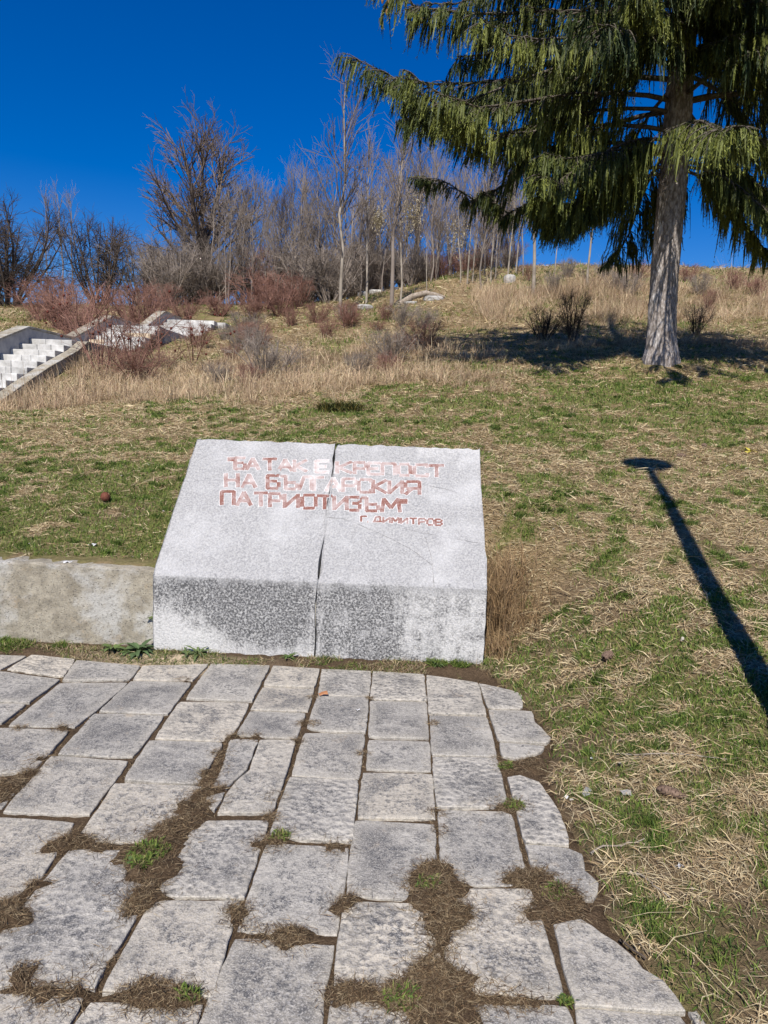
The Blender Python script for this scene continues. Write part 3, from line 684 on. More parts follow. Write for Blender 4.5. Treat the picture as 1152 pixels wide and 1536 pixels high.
kz = [(12.2, 1.08), (13.5, 1.56), (14.48, 1.95), (15.46, 2.32), (16.73, 2.74), (17.3, 3.0), (19.3, 3.0)]
for a, b2 in zip(kz[:-1], kz[1:]):
    wallstrip('kerb', -7.96, -7.70, [(a[0]+.004, a[1]), (b2[0]-.004, b2[1])], .55, M_conc)

# ------------------------------------------------------------------ street lamp (stands outside the picture, its shadow falls on the lawn)
SH = np.array([2.47, 7.5]); zs = hpt(*SH); LH = 6.4
td = (LH-zs)/math.tan(SUN_EL); bxy = SH - td*np.array([math.sin(SUN_AZ), math.cos(SUN_AZ)])
zb = hpt(*bxy)
lamp = thing('street_lamp', 'slim grey metal lamp post with flat round head, casting long shadow over lawn', 'street lamp', (bxy[0], bxy[1], zb))
hz = LH-zb
V, F = tubes(np.array([[[0, 0, -.1], [0, 0, .5], [0, 0, .55], [0, 0, 2.6], [0, 0, hz-.05]]]), np.array([[.10, .10, .076, .068, .044]]), 14)
obj('pole', npmesh('pole', V, F, M_lamp, smooth=True), lamp)
V, F = tubes(np.array([[[0, 0, -.1], [0, 0, .04], [0, 0, .045]]]), np.array([[.16, .16, .01]]), 16); obj('base_plate', npmesh('base_plate', V, F, M_lamp), lamp)
V, F = tubes(np.array([[[0, 0, hz-.16], [0, 0, hz-.08], [0, 0, hz+.0], [0, 0, hz+.08], [0, 0, hz+.15], [0, 0, hz+.18]]]), np.array([[.05, .17, .26, .24, .14, .005]]), 24)
obj('lamp_head', npmesh('lamp_head', V, F, M_lamp, smooth=True), lamp)

# ------------------------------------------------------------------ grass
def scatter(rng, y0, y1, x0a, x1a, dens):
    n = int((y1-y0)*(x1a-x0a)*dens); x = rng.uniform(x0a, x1a, n); y = rng.uniform(y0, y1, n)
    return keep_off(x, y)
def keep_off(x, y, pad=0.0):
    xe = np.interp(y, eY, eX) + .02
    ok = ~((x < xe) & (y < 4.74)) & ~((x > -1.62-pad) & (x < .55+pad) & (y < 5.56+pad) & (y > 4.4))
    ok &= ~((x < -7.68) & (x > -9.3) & (y > 11.5) & (y < 31)) & (np.hypot(x-TREE[0], y-TREE[1]) > .42)
    return x[ok], y[ok]
def blade_mesh(rng, x, y, z, L, el, w, col, bend=.35, segs=2, az=None):
    n = len(x); az = rng.uniform(0, 2*math.pi, n) if az is None else az
    d0 = np.stack([np.cos(az)*np.cos(el), np.sin(az)*np.cos(el), np.sin(el)], 1)
    el2 = el - bend*rng.uniform(.2, 1.8, n); az2 = az + rng.normal(size=n)*.35
    d1 = np.stack([np.cos(az2)*np.cos(el2), np.sin(az2)*np.cos(el2), np.sin(el2)], 1)
    P0 = np.stack([x, y, z], 1); P1 = P0 + d0*(L*.5)[:, None]; P2 = P1 + d1*(L*.5)[:, None]
    sa = az + math.pi/2 + rng.normal(size=n)*.6
    S = np.stack([np.cos(sa), np.sin(sa), rng.normal(size=n)*.35], 1)*w[:, None]*.5
    if segs == 1:
        V = np.stack([P0-S, P0+S, P2], 1).reshape(-1, 3); i = np.arange(n)[:, None]*3
        return V, i+np.array([[0, 1, 2]]), np.repeat(col, 3, 0)
    V = np.stack([P0-S, P0+S, P1-S*.9, P1+S*.9, P2], 1).reshape(-1, 3); i = np.arange(n)[:, None]*5
    F = np.concatenate([i+np.array([[0, 1, 3]]), i+np.array([[0, 3, 2]]), i+np.array([[2, 3, 4]])])
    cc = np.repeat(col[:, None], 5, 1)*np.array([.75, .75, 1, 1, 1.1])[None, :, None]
    return V, F, cc.reshape(-1, 3)
STRAW = np.array([[.46, .365, .215], [.385, .29, .165], [.55, .46, .29], [.30, .215, .12], [.42, .36, .23], [.33, .255, .165]])
GREEN = np.array([[.105, .155, .028], [.075, .125, .024], [.15, .19, .045], [.07, .11, .03], [.19, .20, .065]])
def pick(rng, tab, n): return tab[rng.integers(0, len(tab), n)]*rng.uniform(.75, 1.15, n)[:, None]
def grass_object(name, parts, label, cat='grass', m=M_grass):
    V, F, Cc, o = [], [], [], 0
    for v_, f_, c_ in parts: V.append(v_); F.append(f_+o); Cc.append(c_); o += len(v_)
    ob = obj(name, npmesh(name, np.concatenate(V), np.concatenate(F), m, {'tint': np.concatenate(Cc)}))
    tag(ob, label, cat, kind='stuff'); return ob
rg = np.random.default_rng(21)
lawn = []
for y0, y1, x0a, x1a, dens, segs, ls in [(1.0, 3.0, .5, 3.4, 15000, 2, 1.0), (3.0, 4.75, .45, 4.6, 10500, 2, 1.05), (4.72, 6.5, -4.8, 5.2, 6600, 1, 1.1), (6.5, 9.0, -6.5, 7.0, 3600, 1, 1.25), (9.0, 13.0, -9.0, 10.0, 1500, 1, 1.6), (13, 18, -12, 13, 480, 1, 2.2), (18, 30, -18, 20, 110, 1, 4.0), (30, 44, -26, 26, 45, 1, 6.0)]:
    x, y = scatter(rg, y0, y1, x0a, x1a, dens)
    G = green_field(x, y); S = soil_field(x, y)
    k = rg.random(len(x)) > S*.85; x, y, G = x[k], y[k], G[k]
    isg = rg.random(len(x)) < (.06 + .80*G); n = len(x)
    z = height(x, y)
    L = np.where(isg, rg.uniform(.018, .048, n), rg.uniform(.03, .10, n))*ls
    el = np.where(isg, rg.uniform(.6, 1.45, n), np.abs(rg.normal(.12, .28, n)))
    w = np.where(isg, .0030, .0024)*rg.uniform(.7, 1.4, n)*np.maximum(1, y*.42)
    col = np.where(isg[:, None], pick(rg, GREEN, n)*1.15, pick(rg, STRAW, n)*1.2)
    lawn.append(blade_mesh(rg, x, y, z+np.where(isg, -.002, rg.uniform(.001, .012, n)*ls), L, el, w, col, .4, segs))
# denser upright green tufts
tc = []
for y0, y1, x0a, x1a, cnt in [(1.2, 3.2, .8, 3.2, 60), (3.2, 6.5, .9, 5.0, 190), (4.8, 7.5, -4.8, .5, 110), (7, 10, -6, 7, 150), (10, 13.3, -8, 9, 120)]:
    n = cnt*4; x, y = keep_off(rg.uniform(x0a, x1a, n), rg.uniform(y0, y1, n)); gsel = np.argsort(-(green_field(x, y)+rg.random(len(x))*.7))[:cnt]
    tc.append(np.stack([x[gsel], y[gsel]], 1))
tc = np.concatenate(tc)
big_tufts = [(970, 1222), (1130, 1310), (925, 900), (1010, 935), (890, 1060), (960, 1010), (905, 975), (1090, 905), (865, 905), (930, 870), (1010, 955), (940, 1075), (1080, 1000)]
idx = np.repeat(np.arange(len(tc)), 110); n = len(idx)
rad = rg.uniform(.02, .06, len(tc))*np.maximum(1, tc[:, 1]*.13)
a, q = rg.uniform(0, 6.283, n), np.sqrt(rg.random(n)); x = tc[idx, 0]+np.cos(a)*q*rad[idx]*1.3; y = tc[idx, 1]+np.sin(a)*q*rad[idx]
ok = ~((x < np.interp(y, eY, eX)+.03) & (y < 4.76)); x, y, idx = x[ok], y[ok], idx[ok]; n = len(x)
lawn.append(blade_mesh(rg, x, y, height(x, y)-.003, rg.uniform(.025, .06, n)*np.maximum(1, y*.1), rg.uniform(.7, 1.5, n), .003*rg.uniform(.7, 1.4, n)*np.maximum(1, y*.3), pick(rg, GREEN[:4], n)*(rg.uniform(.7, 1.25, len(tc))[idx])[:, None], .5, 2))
grass_object('lawn_grass', lawn, 'short lawn of matted straw and green tufts on the slope')

# loose straw stalks lying on the lawn and on the edge of the paving
n = 1500; y = rg.uniform(1.2, 8, n)**1.0; x = rg.uniform(.55, 5.0, n); x, y = keep_off(x, y); n = len(x)
L = rg.uniform(.08, .30, n); parts = [blade_mesh(rg, x, y, height(x, y)+rg.uniform(.008, .03, n), L, rg.normal(.02, .10, n), .0034*rg.uniform(.7, 1.5, n)*np.maximum(1, y*.28), pick(rg, STRAW[[0, 2, 4]], n)*1.1, .15)]
n = 900; x, y = keep_off(rg.uniform(-5, 6, n), rg.uniform(1.3, 9, n)); n = len(x)
parts.append(blade_mesh(rg, x, y, height(x, y)+rg.uniform(.006, .02, n), rg.uniform(.012, .035, n), rg.normal(.1, .3, n), rg.uniform(.008, .02, n), pick(rg, np.array([[.20, .12, .07], [.30, .24, .18], [.14, .09, .06], [.42, .38, .33]]), n), .4))
grass_object('straw_stalks', parts, 'loose pale straw stalks and leaf scraps lying over the lawn', 'straw')

# dead grass, roots and moss in the paving joints
parts = []
idx = rg.integers(0, len(mounds), 60000); wgt = mr[idx]*mh[idx]; k = rg.random(len(idx)) < wgt/(.09*.04)*1.3; idx = idx[k]; n = len(idx)
a, q = rg.uniform(0, 6.283, n), np.sqrt(rg.random(n))*.85
x = mxy[idx, 0]+np.cos(a)*q*mr[idx]; y = mxy[idx, 1]+np.sin(a)*q*mr[idx]
BR = np.array([[.16, .105, .06], [.25, .18, .105], [.10, .066, .04], [.34, .265, .165], [.07, .05, .03]])
zz = bed_height(x, y); k = zz > -.006; x, y, zz = x[k], y[k], zz[k]; n = len(x)
parts.append(blade_mesh(rg, x, y, zz+rg.uniform(0, .008, n), rg.uniform(.012, .05, n), np.abs(rg.normal(.05, .24, n)), .0017*rg.uniform(.7, 1.5, n), pick(rg, BR, n)*.9, .3, 1))
idx = rg.integers(0, len(mounds), 9000); n = len(idx); a, q = rg.uniform(0, 6.283, n), rg.uniform(.6, 1.5, n)
x = mxy[idx, 0]+np.cos(a)*q*mr[idx]; y = mxy[idx, 1]+np.sin(a)*q*mr[idx]
parts.append(blade_mesh(rg, x, y, np.maximum(bed_height(x, y), .003)+rg.uniform(0, .004, n), rg.uniform(.010, .045, n), np.abs(rg.normal(.0, .08, n)), .0016*rg.uniform(.7, 1.5, n), pick(rg, BR, n), .1, 1))
# thin litter along every joint
JX = [.49, .16, -.16, -.48, -.80, -1.18, -1.57, -1.95]
n = 5200; x = rg.choice(JX, n)+rg.normal(size=n)*.008; y = rg.uniform(1.2, 4.3, n); k = fbm(x*6, y*6, 61) > .47; x, y = x[k], y[k]; n = len(x)
parts.append(blade_mesh(rg, x, y, np.maximum(bed_height(x, y), -.016), rg.uniform(.012, .035, n), np.abs(rg.normal(.2, .4, n)), .0024*rg.uniform(.7, 1.4, n), pick(rg, BR, n)*.9, .4))
# strip at the foot of wall and memorial
n = 13000; x = rg.uniform(-3.4, .75, n); y = rg.uniform(4.26, 4.50, n)-.0; k = fbm(x*4, y*4, 62) > .43; x, y = x[k], y[k]; n = len(x)
parts.append(blade_mesh(rg, x, y, bed_height(x, y), rg.uniform(.02, .06, n), np.abs(rg.normal(.4, .5, n)), .003*rg.uniform(.7, 1.4, n), np.where((rg.random(n) < .25+.5*sstep(.45, .6, fbm(x*3, y*3, 63)))[:, None], pick(rg, GREEN, n), pick(rg, STRAW, n)*.8), .5))
# small green moss and weed patches in the joints
for u, v, r_, cnt in [(218, 1290, .07, 420), (235, 1278, .05, 260), (212, 1305, .04, 200), (770, 1210, .045, 220), (758, 1152, .03, 140), (600, 1503, .05, 220), (285, 1497, .03, 90), (640, 1335, .04, 120), (835, 1345, .05, 160), (850, 1503, .02, 60), (420, 1256, .04, 120), (15, 968, .16, 900), (-40, 965, .16, 600), (655, 998, .07, 420), (690, 1000, .06, 360), (735, 1000, .05, 300), (735, 975, .05, 300), (90, 972, .05, 160)]:
    c0 = onz(u, v)[:2]; n = cnt; a, q = rg.uniform(0, 6.283, n), np.sqrt(rg.random(n)); x = c0[0]+np.cos(a)*q*r_; y = np.minimum(c0[1]+np.sin(a)*q*r_*.8, 4.50)
    parts.append(blade_mesh(rg, x, y, np.maximum(bed_height(x, y), .0), rg.uniform(.012, .045, n)*(1.3 if v < 1010 else .7), rg.uniform(.3, 1.4, n), .005*rg.uniform(.6, 1.4, n), pick(rg, GREEN, n), .5))
grass_object('joint_litter', parts, 'dead grass, roots and moss growing along the paving joints', 'litter')

# tall dry grass
TALL = np.array([[.46, .38, .265], [.39, .31, .205], [.53, .46, .335], [.33, .255, .185], [.41, .32, .235], [.36, .26, .20]])
def tall_mask(x, y):
    m_ = sstep(.42, .56, fbm(x*.55, y*.8, 71)+.24*sstep(10.3, 12.5, y+.15*x)-.10)*(1-sstep(.5, 3.0, x-.0*(y-13)))*sstep(9.2, 13.0, y+.12*x+3.6*(fbm(x*.9, y*.9, 78)-.5))
    m_ = m_*(1-.55*sstep(18, 26, y))
    right = sstep(15.2, 17.5, y+(fbm(x*.8, y*.8, 72)-.5)*2)*sstep(.0, 2.5, x)
    right = right*np.interp(y, [15, 18, 23, 25.5, 31, 34, 40], [.3, .45, .6, 1.6, 1.6, .8, .5])
    return np.clip(np.maximum(m_, right*(.35+.9*sstep(.4, .6, fbm(x*.5, y*.5, 73)))), 0, 1)
parts = []
for y0, y1, x0a, x1a, dens, seg, per in [(9.3, 13, -9.5, 4, 46, 2, 30), (13, 18, -13, 13, 30, 2, 26), (18, 26, -18, 19, 7, 1, 18), (25, 32, 2.5, 20, 13, 1, 20), (26, 34, -22, 22, 5, 1, 17), (34, 42, -26, 26, 2.2, 1, 16)]:
    cx, cy = scatter(rg, y0, y1, x0a, x1a, dens); tm = tall_mask(cx, cy); k = rg.random(len(cx)) < tm; cx, cy, tm = cx[k], cy[k], tm[k]; nc = len(cx)
    ch = rg.uniform(.10, .40, nc)*(.35+1.2*fbm(cx*.6, cy*.6, 74))*(.35+.65*tm)*np.where((cx > 2.5) & (cy > 25) & (cy < 32), 2.9, 1.35)*np.where(rg.random(nc) < .12, 1.5, 1)
    cr = ch*rg.uniform(.15, .5, nc); caz = rg.uniform(0, 6.283, nc); ctone = np.clip(fbm(cx*.8, cy*.8, 75)*1.5-.25+rg.normal(size=nc)*.2, 0, 1)
    ci = np.repeat(np.arange(nc), per); n = len(ci); a = rg.uniform(0, 6.283, n); q = np.sqrt(rg.random(n))*cr[ci]
    x = cx[ci]+np.cos(a)*q; y = cy[ci]+np.sin(a)*q
    el = np.clip(rg.normal(1.12, .36, n), .1, 1.57); az = np.where(rg.random(n) < .55, a, caz[ci]+rg.normal(size=n)*.6)
    tone = ctone[ci][:, None]; col = pick(rg, TALL, n)*(1-.0*tone)*(np.array([.86, .78, .72])*(1-tone)+np.array([1.45, 1.40, 1.28])*tone)
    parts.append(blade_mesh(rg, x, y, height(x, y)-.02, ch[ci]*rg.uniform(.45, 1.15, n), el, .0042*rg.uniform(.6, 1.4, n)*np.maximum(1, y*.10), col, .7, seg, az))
grass_object('tall_dry_grass', parts, 'tall dry straw grass across the hillside')
# dry clump to the right of the memorial
parts = []
for cx, cy, r_, cnt, h0, h1 in [(.64, 4.95, .13, 700, .2, .5), (.72, 5.2, .2, 600, .15, .45), (.80, 4.85, .18, 500, .08, .25), (.66, 4.62, .10, 400, .06, .2)]:
    x = cx+rg.normal(size=cnt)*r_*.55; y = cy+rg.normal(size=cnt)*r_*.6; k = x > .56; x, y = x[k], y[k]; n = len(x)
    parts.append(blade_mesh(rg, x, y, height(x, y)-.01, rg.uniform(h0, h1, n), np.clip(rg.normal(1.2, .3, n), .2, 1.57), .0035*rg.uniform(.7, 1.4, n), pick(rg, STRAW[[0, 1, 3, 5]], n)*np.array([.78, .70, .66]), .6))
V = [p_[0] for p_ in parts]
o_ = grass_object('dry_grass_clump', parts, 'brown dead grass clump against the right end of the memorial', 'grass clump'); del o_['kind']

# ------------------------------------------------------------------ weeds at the foot of the wall: broad-leaved rosettes
def rosette_mesh(seed, n, L, wid, c):
    r = np.random.default_rng(seed); V, F, Cc = [], [], []
    for k in range(n):
        az = k*2.4+r.normal()*.2; l = L*r.uniform(.6, 1.1); el = r.uniform(.25, 1.1); l *= .8; w = wid*r.uniform(.9, 1.5); o0 = len(V)
        p = np.zeros(3); e = el; prof_ = [.25, .55, 1.0, .9, .5, .05]
        s = np.array([-math.sin(az), math.cos(az), 0])
        col = np.array(c)*r.uniform(.7, 1.2)
        for i, pw in enumerate(prof_):
            j = r.uniform(.55, 1.35)
            V += [p-s*w*pw*j, p+np.array([0, 0, -.15*w*pw]), p+s*w*pw*j]; Cc += [col, col*1.15, col]
            d = np.array([math.cos(az)*math.cos(e), math.sin(az)*math.cos(e), math.sin(e)]); p = p+d*l/5; e -= .28
        for i in range(5):
            for j in (0, 1): a = o0+i*3+j; F.append((a, a+1, a+4, a+3))
    return npmesh('leaves', np.array(V), np.array(F), M_leaf, {'tint': np.array(Cc)}, smooth=True)
def weed(u, v, n, L, wid, c, label, y=None):
    p = onz(u, v); yy = min(p[1], 4.42) if y is None else y
    z = max(float(bed_height(np.array([p[0]]), np.array([yy]))[0]), 0)-.004
    o = obj('weed', rosette_mesh(int(u*7+v), n, L, wid, c), None, (p[0], yy, z)); return tag(o, label, 'weed')
weed(215, 974, 26, .19, .015, (.075, .12, .05), 'large broad-leaved weed rosette where concrete wall meets memorial')
weed(174, 974, 22, .16, .012, (.10, .145, .045), 'lighter green weed tuft below the concrete wall')
weed(194, 980, 14, .11, .010, (.085, .13, .045), 'small weed between the two large rosettes at the wall foot')
weed(300, 980, 18, .16, .008, (.10, .14, .05), 'narrow-leaved weed at the left foot of the memorial')
weed(280, 985, 12, .12, .007, (.09, .13, .05), 'little narrow-leaved weed at the memorial corner')
weed(432, 990, 16, .11, .007, (.08, .13, .035), 'bright green grass weed at the memorial foot beside the open joint')
weed(655, 1000, 16, .11, .006, (.085, .125, .04), 'low weed under the right block of the memorial')
wj = obj('weed', rosette_mesh(77, 8, .08, .010, (.10, .13, .045)), None, (-1.615, 4.515, .21)); tag(wj, 'small weed growing from the crack between wall and memorial', 'weed')
weed(200, 1300, 10, .05, .007, (.10, .15, .05), 'clover-like weed in the wide earth joint of the paving', y=float(onz(205, 1300)[1]))

# ------------------------------------------------------------------ bare trees and shrubs on the hill
def tree_meshes(kind, seed):
    r = np.random.default_rng(seed)
    if kind == 'sapling':
        n = 8; h = 1.0; p = np.zeros((1, n, 3)); p[0, :, 2] = np.linspace(0, h, n); p[0, :, 0] = np.cumsum(r.normal(size=n)*.014); p[0, :, 1] = np.cumsum(r.normal(size=n)*.014); p[0] -= p[0, 0]
        R = np.linspace(.0085, .0018, n)[None]
        a, ra = sprout(r, p, R, 22, .22, .97, .35, .8, .42, .0032, 5, .11, .06, .65)
        b_, rb = sprout(r, a, ra, 6, .15, .95, .3, .8, .17, .0014, 4, .08, .10, .4, .6)
        c_, rc = sprout(r, b_, rb, 2, .2, .9, .3, .8, .08, .0009, 3, .05, .1, .3, .8)
        return tubes(p, R, 7), [tubes(a, ra, 4), tubes(b_, rb, 3), tubes(c_, rc, 3)]
    if kind == 'pole':                 # slim straight trunk, crown only high up
        n = 8; p = np.zeros((1, n, 3)); p[0, :, 2] = np.linspace(0, 1, n); p[0, :, 0] = np.cumsum(r.normal(size=n)*.012); p[0] -= p[0, 0]
        R = np.linspace(.0105, .0025, n)[None]
        a, ra = sprout(r, p, R, 16, .38, .97, .3, .7, .34, .0036, 5, .10, .06, .5)
        b_, rb = sprout(r, a, ra, 6, .2, .95, .3, .8, .14, .0016, 4, .06, .10, .4, .6)
        return tubes(p, R, 8), [tubes(a, ra, 4), tubes(b_, rb, 3)]
    if kind == 'oak':
        n = 6; p = np.zeros((1, n, 3)); p[0, :, 2] = np.linspace(0, .42, n); p[0, :, 0] = [0, .0, .01, .015, .02, .02]
        R = np.linspace(.026, .019, n)[None]
        a, ra = sprout(r, p, R, 17, .22, 1.0, .3, 1.15, .62, .0095, 7, .045, .075, .12, .35)
        b_, rb = sprout(r, a, ra, 9, .22, .98, .25, .8, .27, .0042, 5, .05, .09, .4, .45)
        c_, rc = sprout(r, b_, rb, 6, .2, .98, .25, .8, .13, .0021, 4, .03, .11, .3, .6)
        d_, rd = sprout(r, c_, rc, 3, .3, .98, .3, .9, .06, .0013, 3, .02, .14, .3, .8)
        return tubes(p, R, 8), [tubes(a, ra, 5), tubes(b_, rb, 4), tubes(c_, rc, 3), tubes(d_, rd, 3)]
    dense = kind == 'thornbush'
    # shrub: many stems from the ground
    ns = 18; n = 6; az = r.uniform(0, 6.283, ns); sp = r.uniform(.15, .75, ns)
    p = np.zeros((ns, n, 3)); d = np.stack([np.cos(az)*np.sin(sp), np.sin(az)*np.sin(sp), np.cos(sp)], 1); q = np.stack([np.cos(az), np.sin(az), az*0], 1)*.06; p[:, 0] = q
    for k in range(1, n): d = unit(d+r.normal(size=d.shape)*.10+np.array([0, 0, .06])); q = q+d*(r.uniform(.7, 1.1, ns)[:, None]/(n-1)); p[:, k] = q
    R = np.repeat(np.linspace(.014, .004, n)[None], ns, 0)
    a, ra = sprout(r, p, R, 9, .12, .95, .3, 1.2, .34, .005, 5, .01, .16, .4)
    b_, rb = sprout(r, a, ra, 7, .1, .95, .3, 1.2, .17, .0020, 4, .01, .18, .3, .6)
    c_, rc = sprout(r, b_, rb, 3 if dense else 1, .2, .95, .3, .9, .09, .0013, 3, .0, .14, .3, .8)
    return tubes(p, R, 5), [tubes(a, ra, 3), tubes(b_, rb, 3), tubes(c_, rc, 3)]
LIB = {}
def lib(kind, var, m, mtrunk=None):
    key = (kind, var, m.name, mtrunk.name if mtrunk else '')
    if key not in LIB:
        T, B = tree_meshes(kind, 50+var*13+len(kind)); V, F = cat(B)
        LIB[key] = (npmesh('trunk', T[0], T[1], mtrunk or m, smooth=True), npmesh('crown', V, F, m))
    return LIB[key]
def plant(name, kind, var, m, x, y, h, label, catg, group=None, mtrunk=None, wide=1.0, lean=(0, 0), rz=None, girth=1.0):
    a, b_ = lib(kind, var, m, mtrunk); r = rs.uniform(0, 6.28) if rz is None else rz
    t = thing(name, label, catg, (x, y, hpt(x, y)-.06), r, group, (h*wide, h*wide, h)); t.rotation_euler = (lean[0], lean[1], r)
    t1 = obj('trunk' if kind not in ('shrub', 'thornbush') else 'stems', a, t); obj('crown' if kind not in ('shrub', 'thornbush') else 'twigs', b_, t)
    if girth != 1: t1.scale = (girth, girth, 1)
    return t
def pix(u, v, Y): p = aty(u, v, Y); return p[0], Y
# single trees that stand out
def tree_at(u, Y, vtop, **k):
    x = aty(u, 440, Y)[0]; z0 = hpt(x, Y); zt = aty(u, vtop, Y)[2]; return x, Y, zt-z0
x, y, h = tree_at(300, 43, 185); plant('bare_tree', 'oak', 0, M_oak_twig, x, y, h*1.02, 'widest bare tree of the hilltop thicket with a spreading crown', 'tree', wide=1.0, rz=.8)
x, y, h = tree_at(511, 30, 112); plant('bare_tree', 'sapling', 1, M_grey_twig, x, y, h, 'tallest slender bare tree standing in front of the thicket', 'tree', mtrunk=M_pale_bark, wide=1.0, rz=1.0)
x, y, h = tree_at(550, 32, 205); plant('bare_tree', 'pole', 0, M_grey_twig, x, y, h, 'thin straight bare tree between the tallest sapling and the double trunk', 'tree', mtrunk=M_pale_bark, wide=.8, rz=2)
x, y, h = tree_at(588, 31, 190); plant('bare_tree', 'pole', 1, M_grey_twig, x, y, h, 'dark bare tree with a twin trunk before the fallen log', 'tree', wide=1.0, girth=1.3, rz=.3)
x, y, h = tree_at(601, 31.4, 215); plant('bare_tree', 'sapling', 2, M_grey_twig, x, y, h, 'pale leaning bare tree grown close against the twin trunk', 'tree', mtrunk=M_pale_bark, wide=.9, lean=(0, .04), rz=2.2)
x, y, h = tree_at(722, 33, 215); plant('bare_tree', 'sapling', 3, M_grey_twig, x, y, h, 'bare tree behind the log under the spruce branch tips', 'tree', wide=.9, rz=4)
x, y, h = tree_at(800, 31, 240); plant('bare_tree', 'pole', 2, M_grey_twig, x, y, h, 'stout pale bare trunk below the hanging spruce boughs', 'tree', mtrunk=M_pale_bark, wide=1.0, girth=1.6, rz=1)
x, y, h = tree_at(880, 32, 250); plant('bare_tree', 'pole', 3, M_grey_twig, x, y, h, 'thin grey bare trunk just left of the spruce trunk', 'tree', mtrunk=M_pale_bark, wide=1.0, girth=1.1, rz=5)
# the thicket
GT = 'slender bare trees of the thicket'; LT_ = 'slender bare tree in the dense thicket on the hill crest'
rt = random.Random(31)
for k in range(108):
    u = rt.uniform(225, 770) if k < 98 else rt.uniform(480, 840); Y = rt.uniform(36.5, 47)
    env = np.interp(u, [225, 300, 340, 400, 450, 500, 560, 640, 700, 770, 840], [335, 265, 250, 250, 235, 215, 205, 205, 215, 235, 270])
    x, y, h = tree_at(u, Y, env+rt.uniform(15, 105)); kd = 'sapling' if rt.random() < .8 else 'pole'; dk = rt.random() < .22
    plant('bare_tree', kd, rt.randrange(5), M_dark_twig if dk else M_grey_twig, x, y, max(h, 3), ('slender %s bare tree with %s in the dense hilltop thicket' % ('dark-barked' if dk else 'grey-barked', 'twigs from low down' if kd == 'sapling' else 'a clear lower trunk')), 'tree', GT, wide=rt.uniform(.75, 1.15), lean=(rt.uniform(-.06, .06), rt.uniform(-.06, .06)))
GP = 'pale thin trunks at the thicket edge'
for u, Y, vt in [(640, 32.5, 345), (700, 34, 250), (708, 34.5, 300), (735, 34, 255), (760, 35, 235), (772, 35.5, 240), (783, 35, 290), (742, 35, 300), (690, 35, 270), (830, 36, 300)]:
    x, y, h = tree_at(u, Y, vt); plant('bare_tree', 'pole', rt.randrange(4), M_grey_twig, x, y, h, 'pale thin straight trunk at the right edge of the thicket', 'tree', GP, mtrunk=M_pale_bark, wide=.8, lean=(rt.uniform(-.03, .03), rt.uniform(-.04, .04)))
# shrubs
x, y, h = tree_at(8, 36, 308); plant('bush', 'thornbush', 0, M_dark_twig, x+.1, y, h*1.08, 'large dark leafless bush at the far left of the hill', 'bush', wide=1.05)
plant('bush', 'thornbush', 0, M_dark_twig, x-2.6, y+2, h*.9, 'second dark leafless bush behind the large one', 'bush', wide=1.1)
x, y, h = tree_at(150, 38, 318); plant('bush', 'thornbush', 1, M_dark_twig, x, y, h, 'fan-shaped dark bare bush between the thicket and the far bush', 'bush', wide=.85)
GU = 'brown undergrowth of the thicket'
for k in range(52):
    u = rt.uniform(215, 790); Y = rt.uniform(36.5, 45); x, y, h = tree_at(u, Y, rt.uniform(352, 398))
    red = (u > 640 and rt.random() < .8) or rt.random() < .12
    plant('bush', 'shrub', rt.randrange(3), M_red_twig if red else M_grey_twig, x, y, max(h, 1.2), 'twiggy brown bush filling the foot of the thicket', 'bush', GU, wide=rt.uniform(.9, 1.4))
GR = 'reddish briar bushes on the slope'
for u, Y, vt in [(88, 27, 408), (112, 25, 415), (205, 27, 425), (236, 30, 420), (395, 33, 400), (420, 31, 425), (380, 30, 440), (330, 31, 432), (62, 29, 418), (275, 29, 440), (445, 34, 410)]:
    x, y, h = tree_at(u, Y, vt); plant('briar_bush', 'shrub', rt.randrange(3), M_red_twig, x, y, max(h, .9), 'reddish leafless briar bush in the dry grass above the stairs', 'bush', GR, wide=rt.uniform(1.0, 1.5))
GS = 'low reddish scrub in the dry grass'
for k in range(34):
    u = rt.uniform(60, 640); Y = rt.uniform(13.5, 27); x, y, h = tree_at(u, Y, 400)
    if -9.6 < x < -6.6: continue
    plant('scrub', 'shrub', rt.randrange(3), M_red_twig if rt.random() < .6 else M_grey_twig, x, y, rt.uniform(.4, .95), 'low tangled reddish scrub among the dry grass of the slope', 'scrub', GS, wide=rt.uniform(1.0, 1.6))
GB = 'brown bushes on the bank behind the spruce'
for u, Y, vt in [(850, 34, 385), (905, 33, 395), (925, 31, 410), (945, 30, 405), (1050, 30, 425), (1065, 28, 440), (1100, 31, 415), (1135, 30, 420), (830, 31, 400), (955, 33, 400), (1030, 33, 420), (790, 34, 390)]:
    x, y, h = tree_at(u, Y, vt); plant('bush', 'shrub', rt.randrange(3), M_red_twig if rt.random() < .6 else M_grey_twig, x, y, max(h, .9), 'thin reddish bush on the grassy bank behind the spruce', 'bush', GB, wide=rt.uniform(.7, 1.1))
x, y, h = tree_at(820, 19.5, 455); plant('bush', 'shrub', 1, M_dark_twig, x, y, h, 'dark scrubby bush at the edge of the spruce shadow', 'bush', wide=1.2)
x, y, h = tree_at(862, 19, 430); plant('bush', 'shrub', 0, M_dark_twig, x, y, h, 'thin upright twiggy bush beside the dark scrub', 'bush', wide=.6)
x, y, h = tree_at(1050, 20, 450); plant('bush', 'shrub', 2, M_dark_twig, x, y, h, 'low dark bush to the right of the spruce trunk', 'bush', wide=.8)
# thin saplings far left
for u, vt in [(72, 300), (95, 290), (110, 300)]:
    x, y, h = tree_at(u, 46, vt); plant('bare_tree', 'pole', rt.randrange(4), M_grey_twig, x, y, h, 'wispy thin sapling standing behind the dark bushes', 'tree', 'wispy saplings behind the bushes', wide=.7)
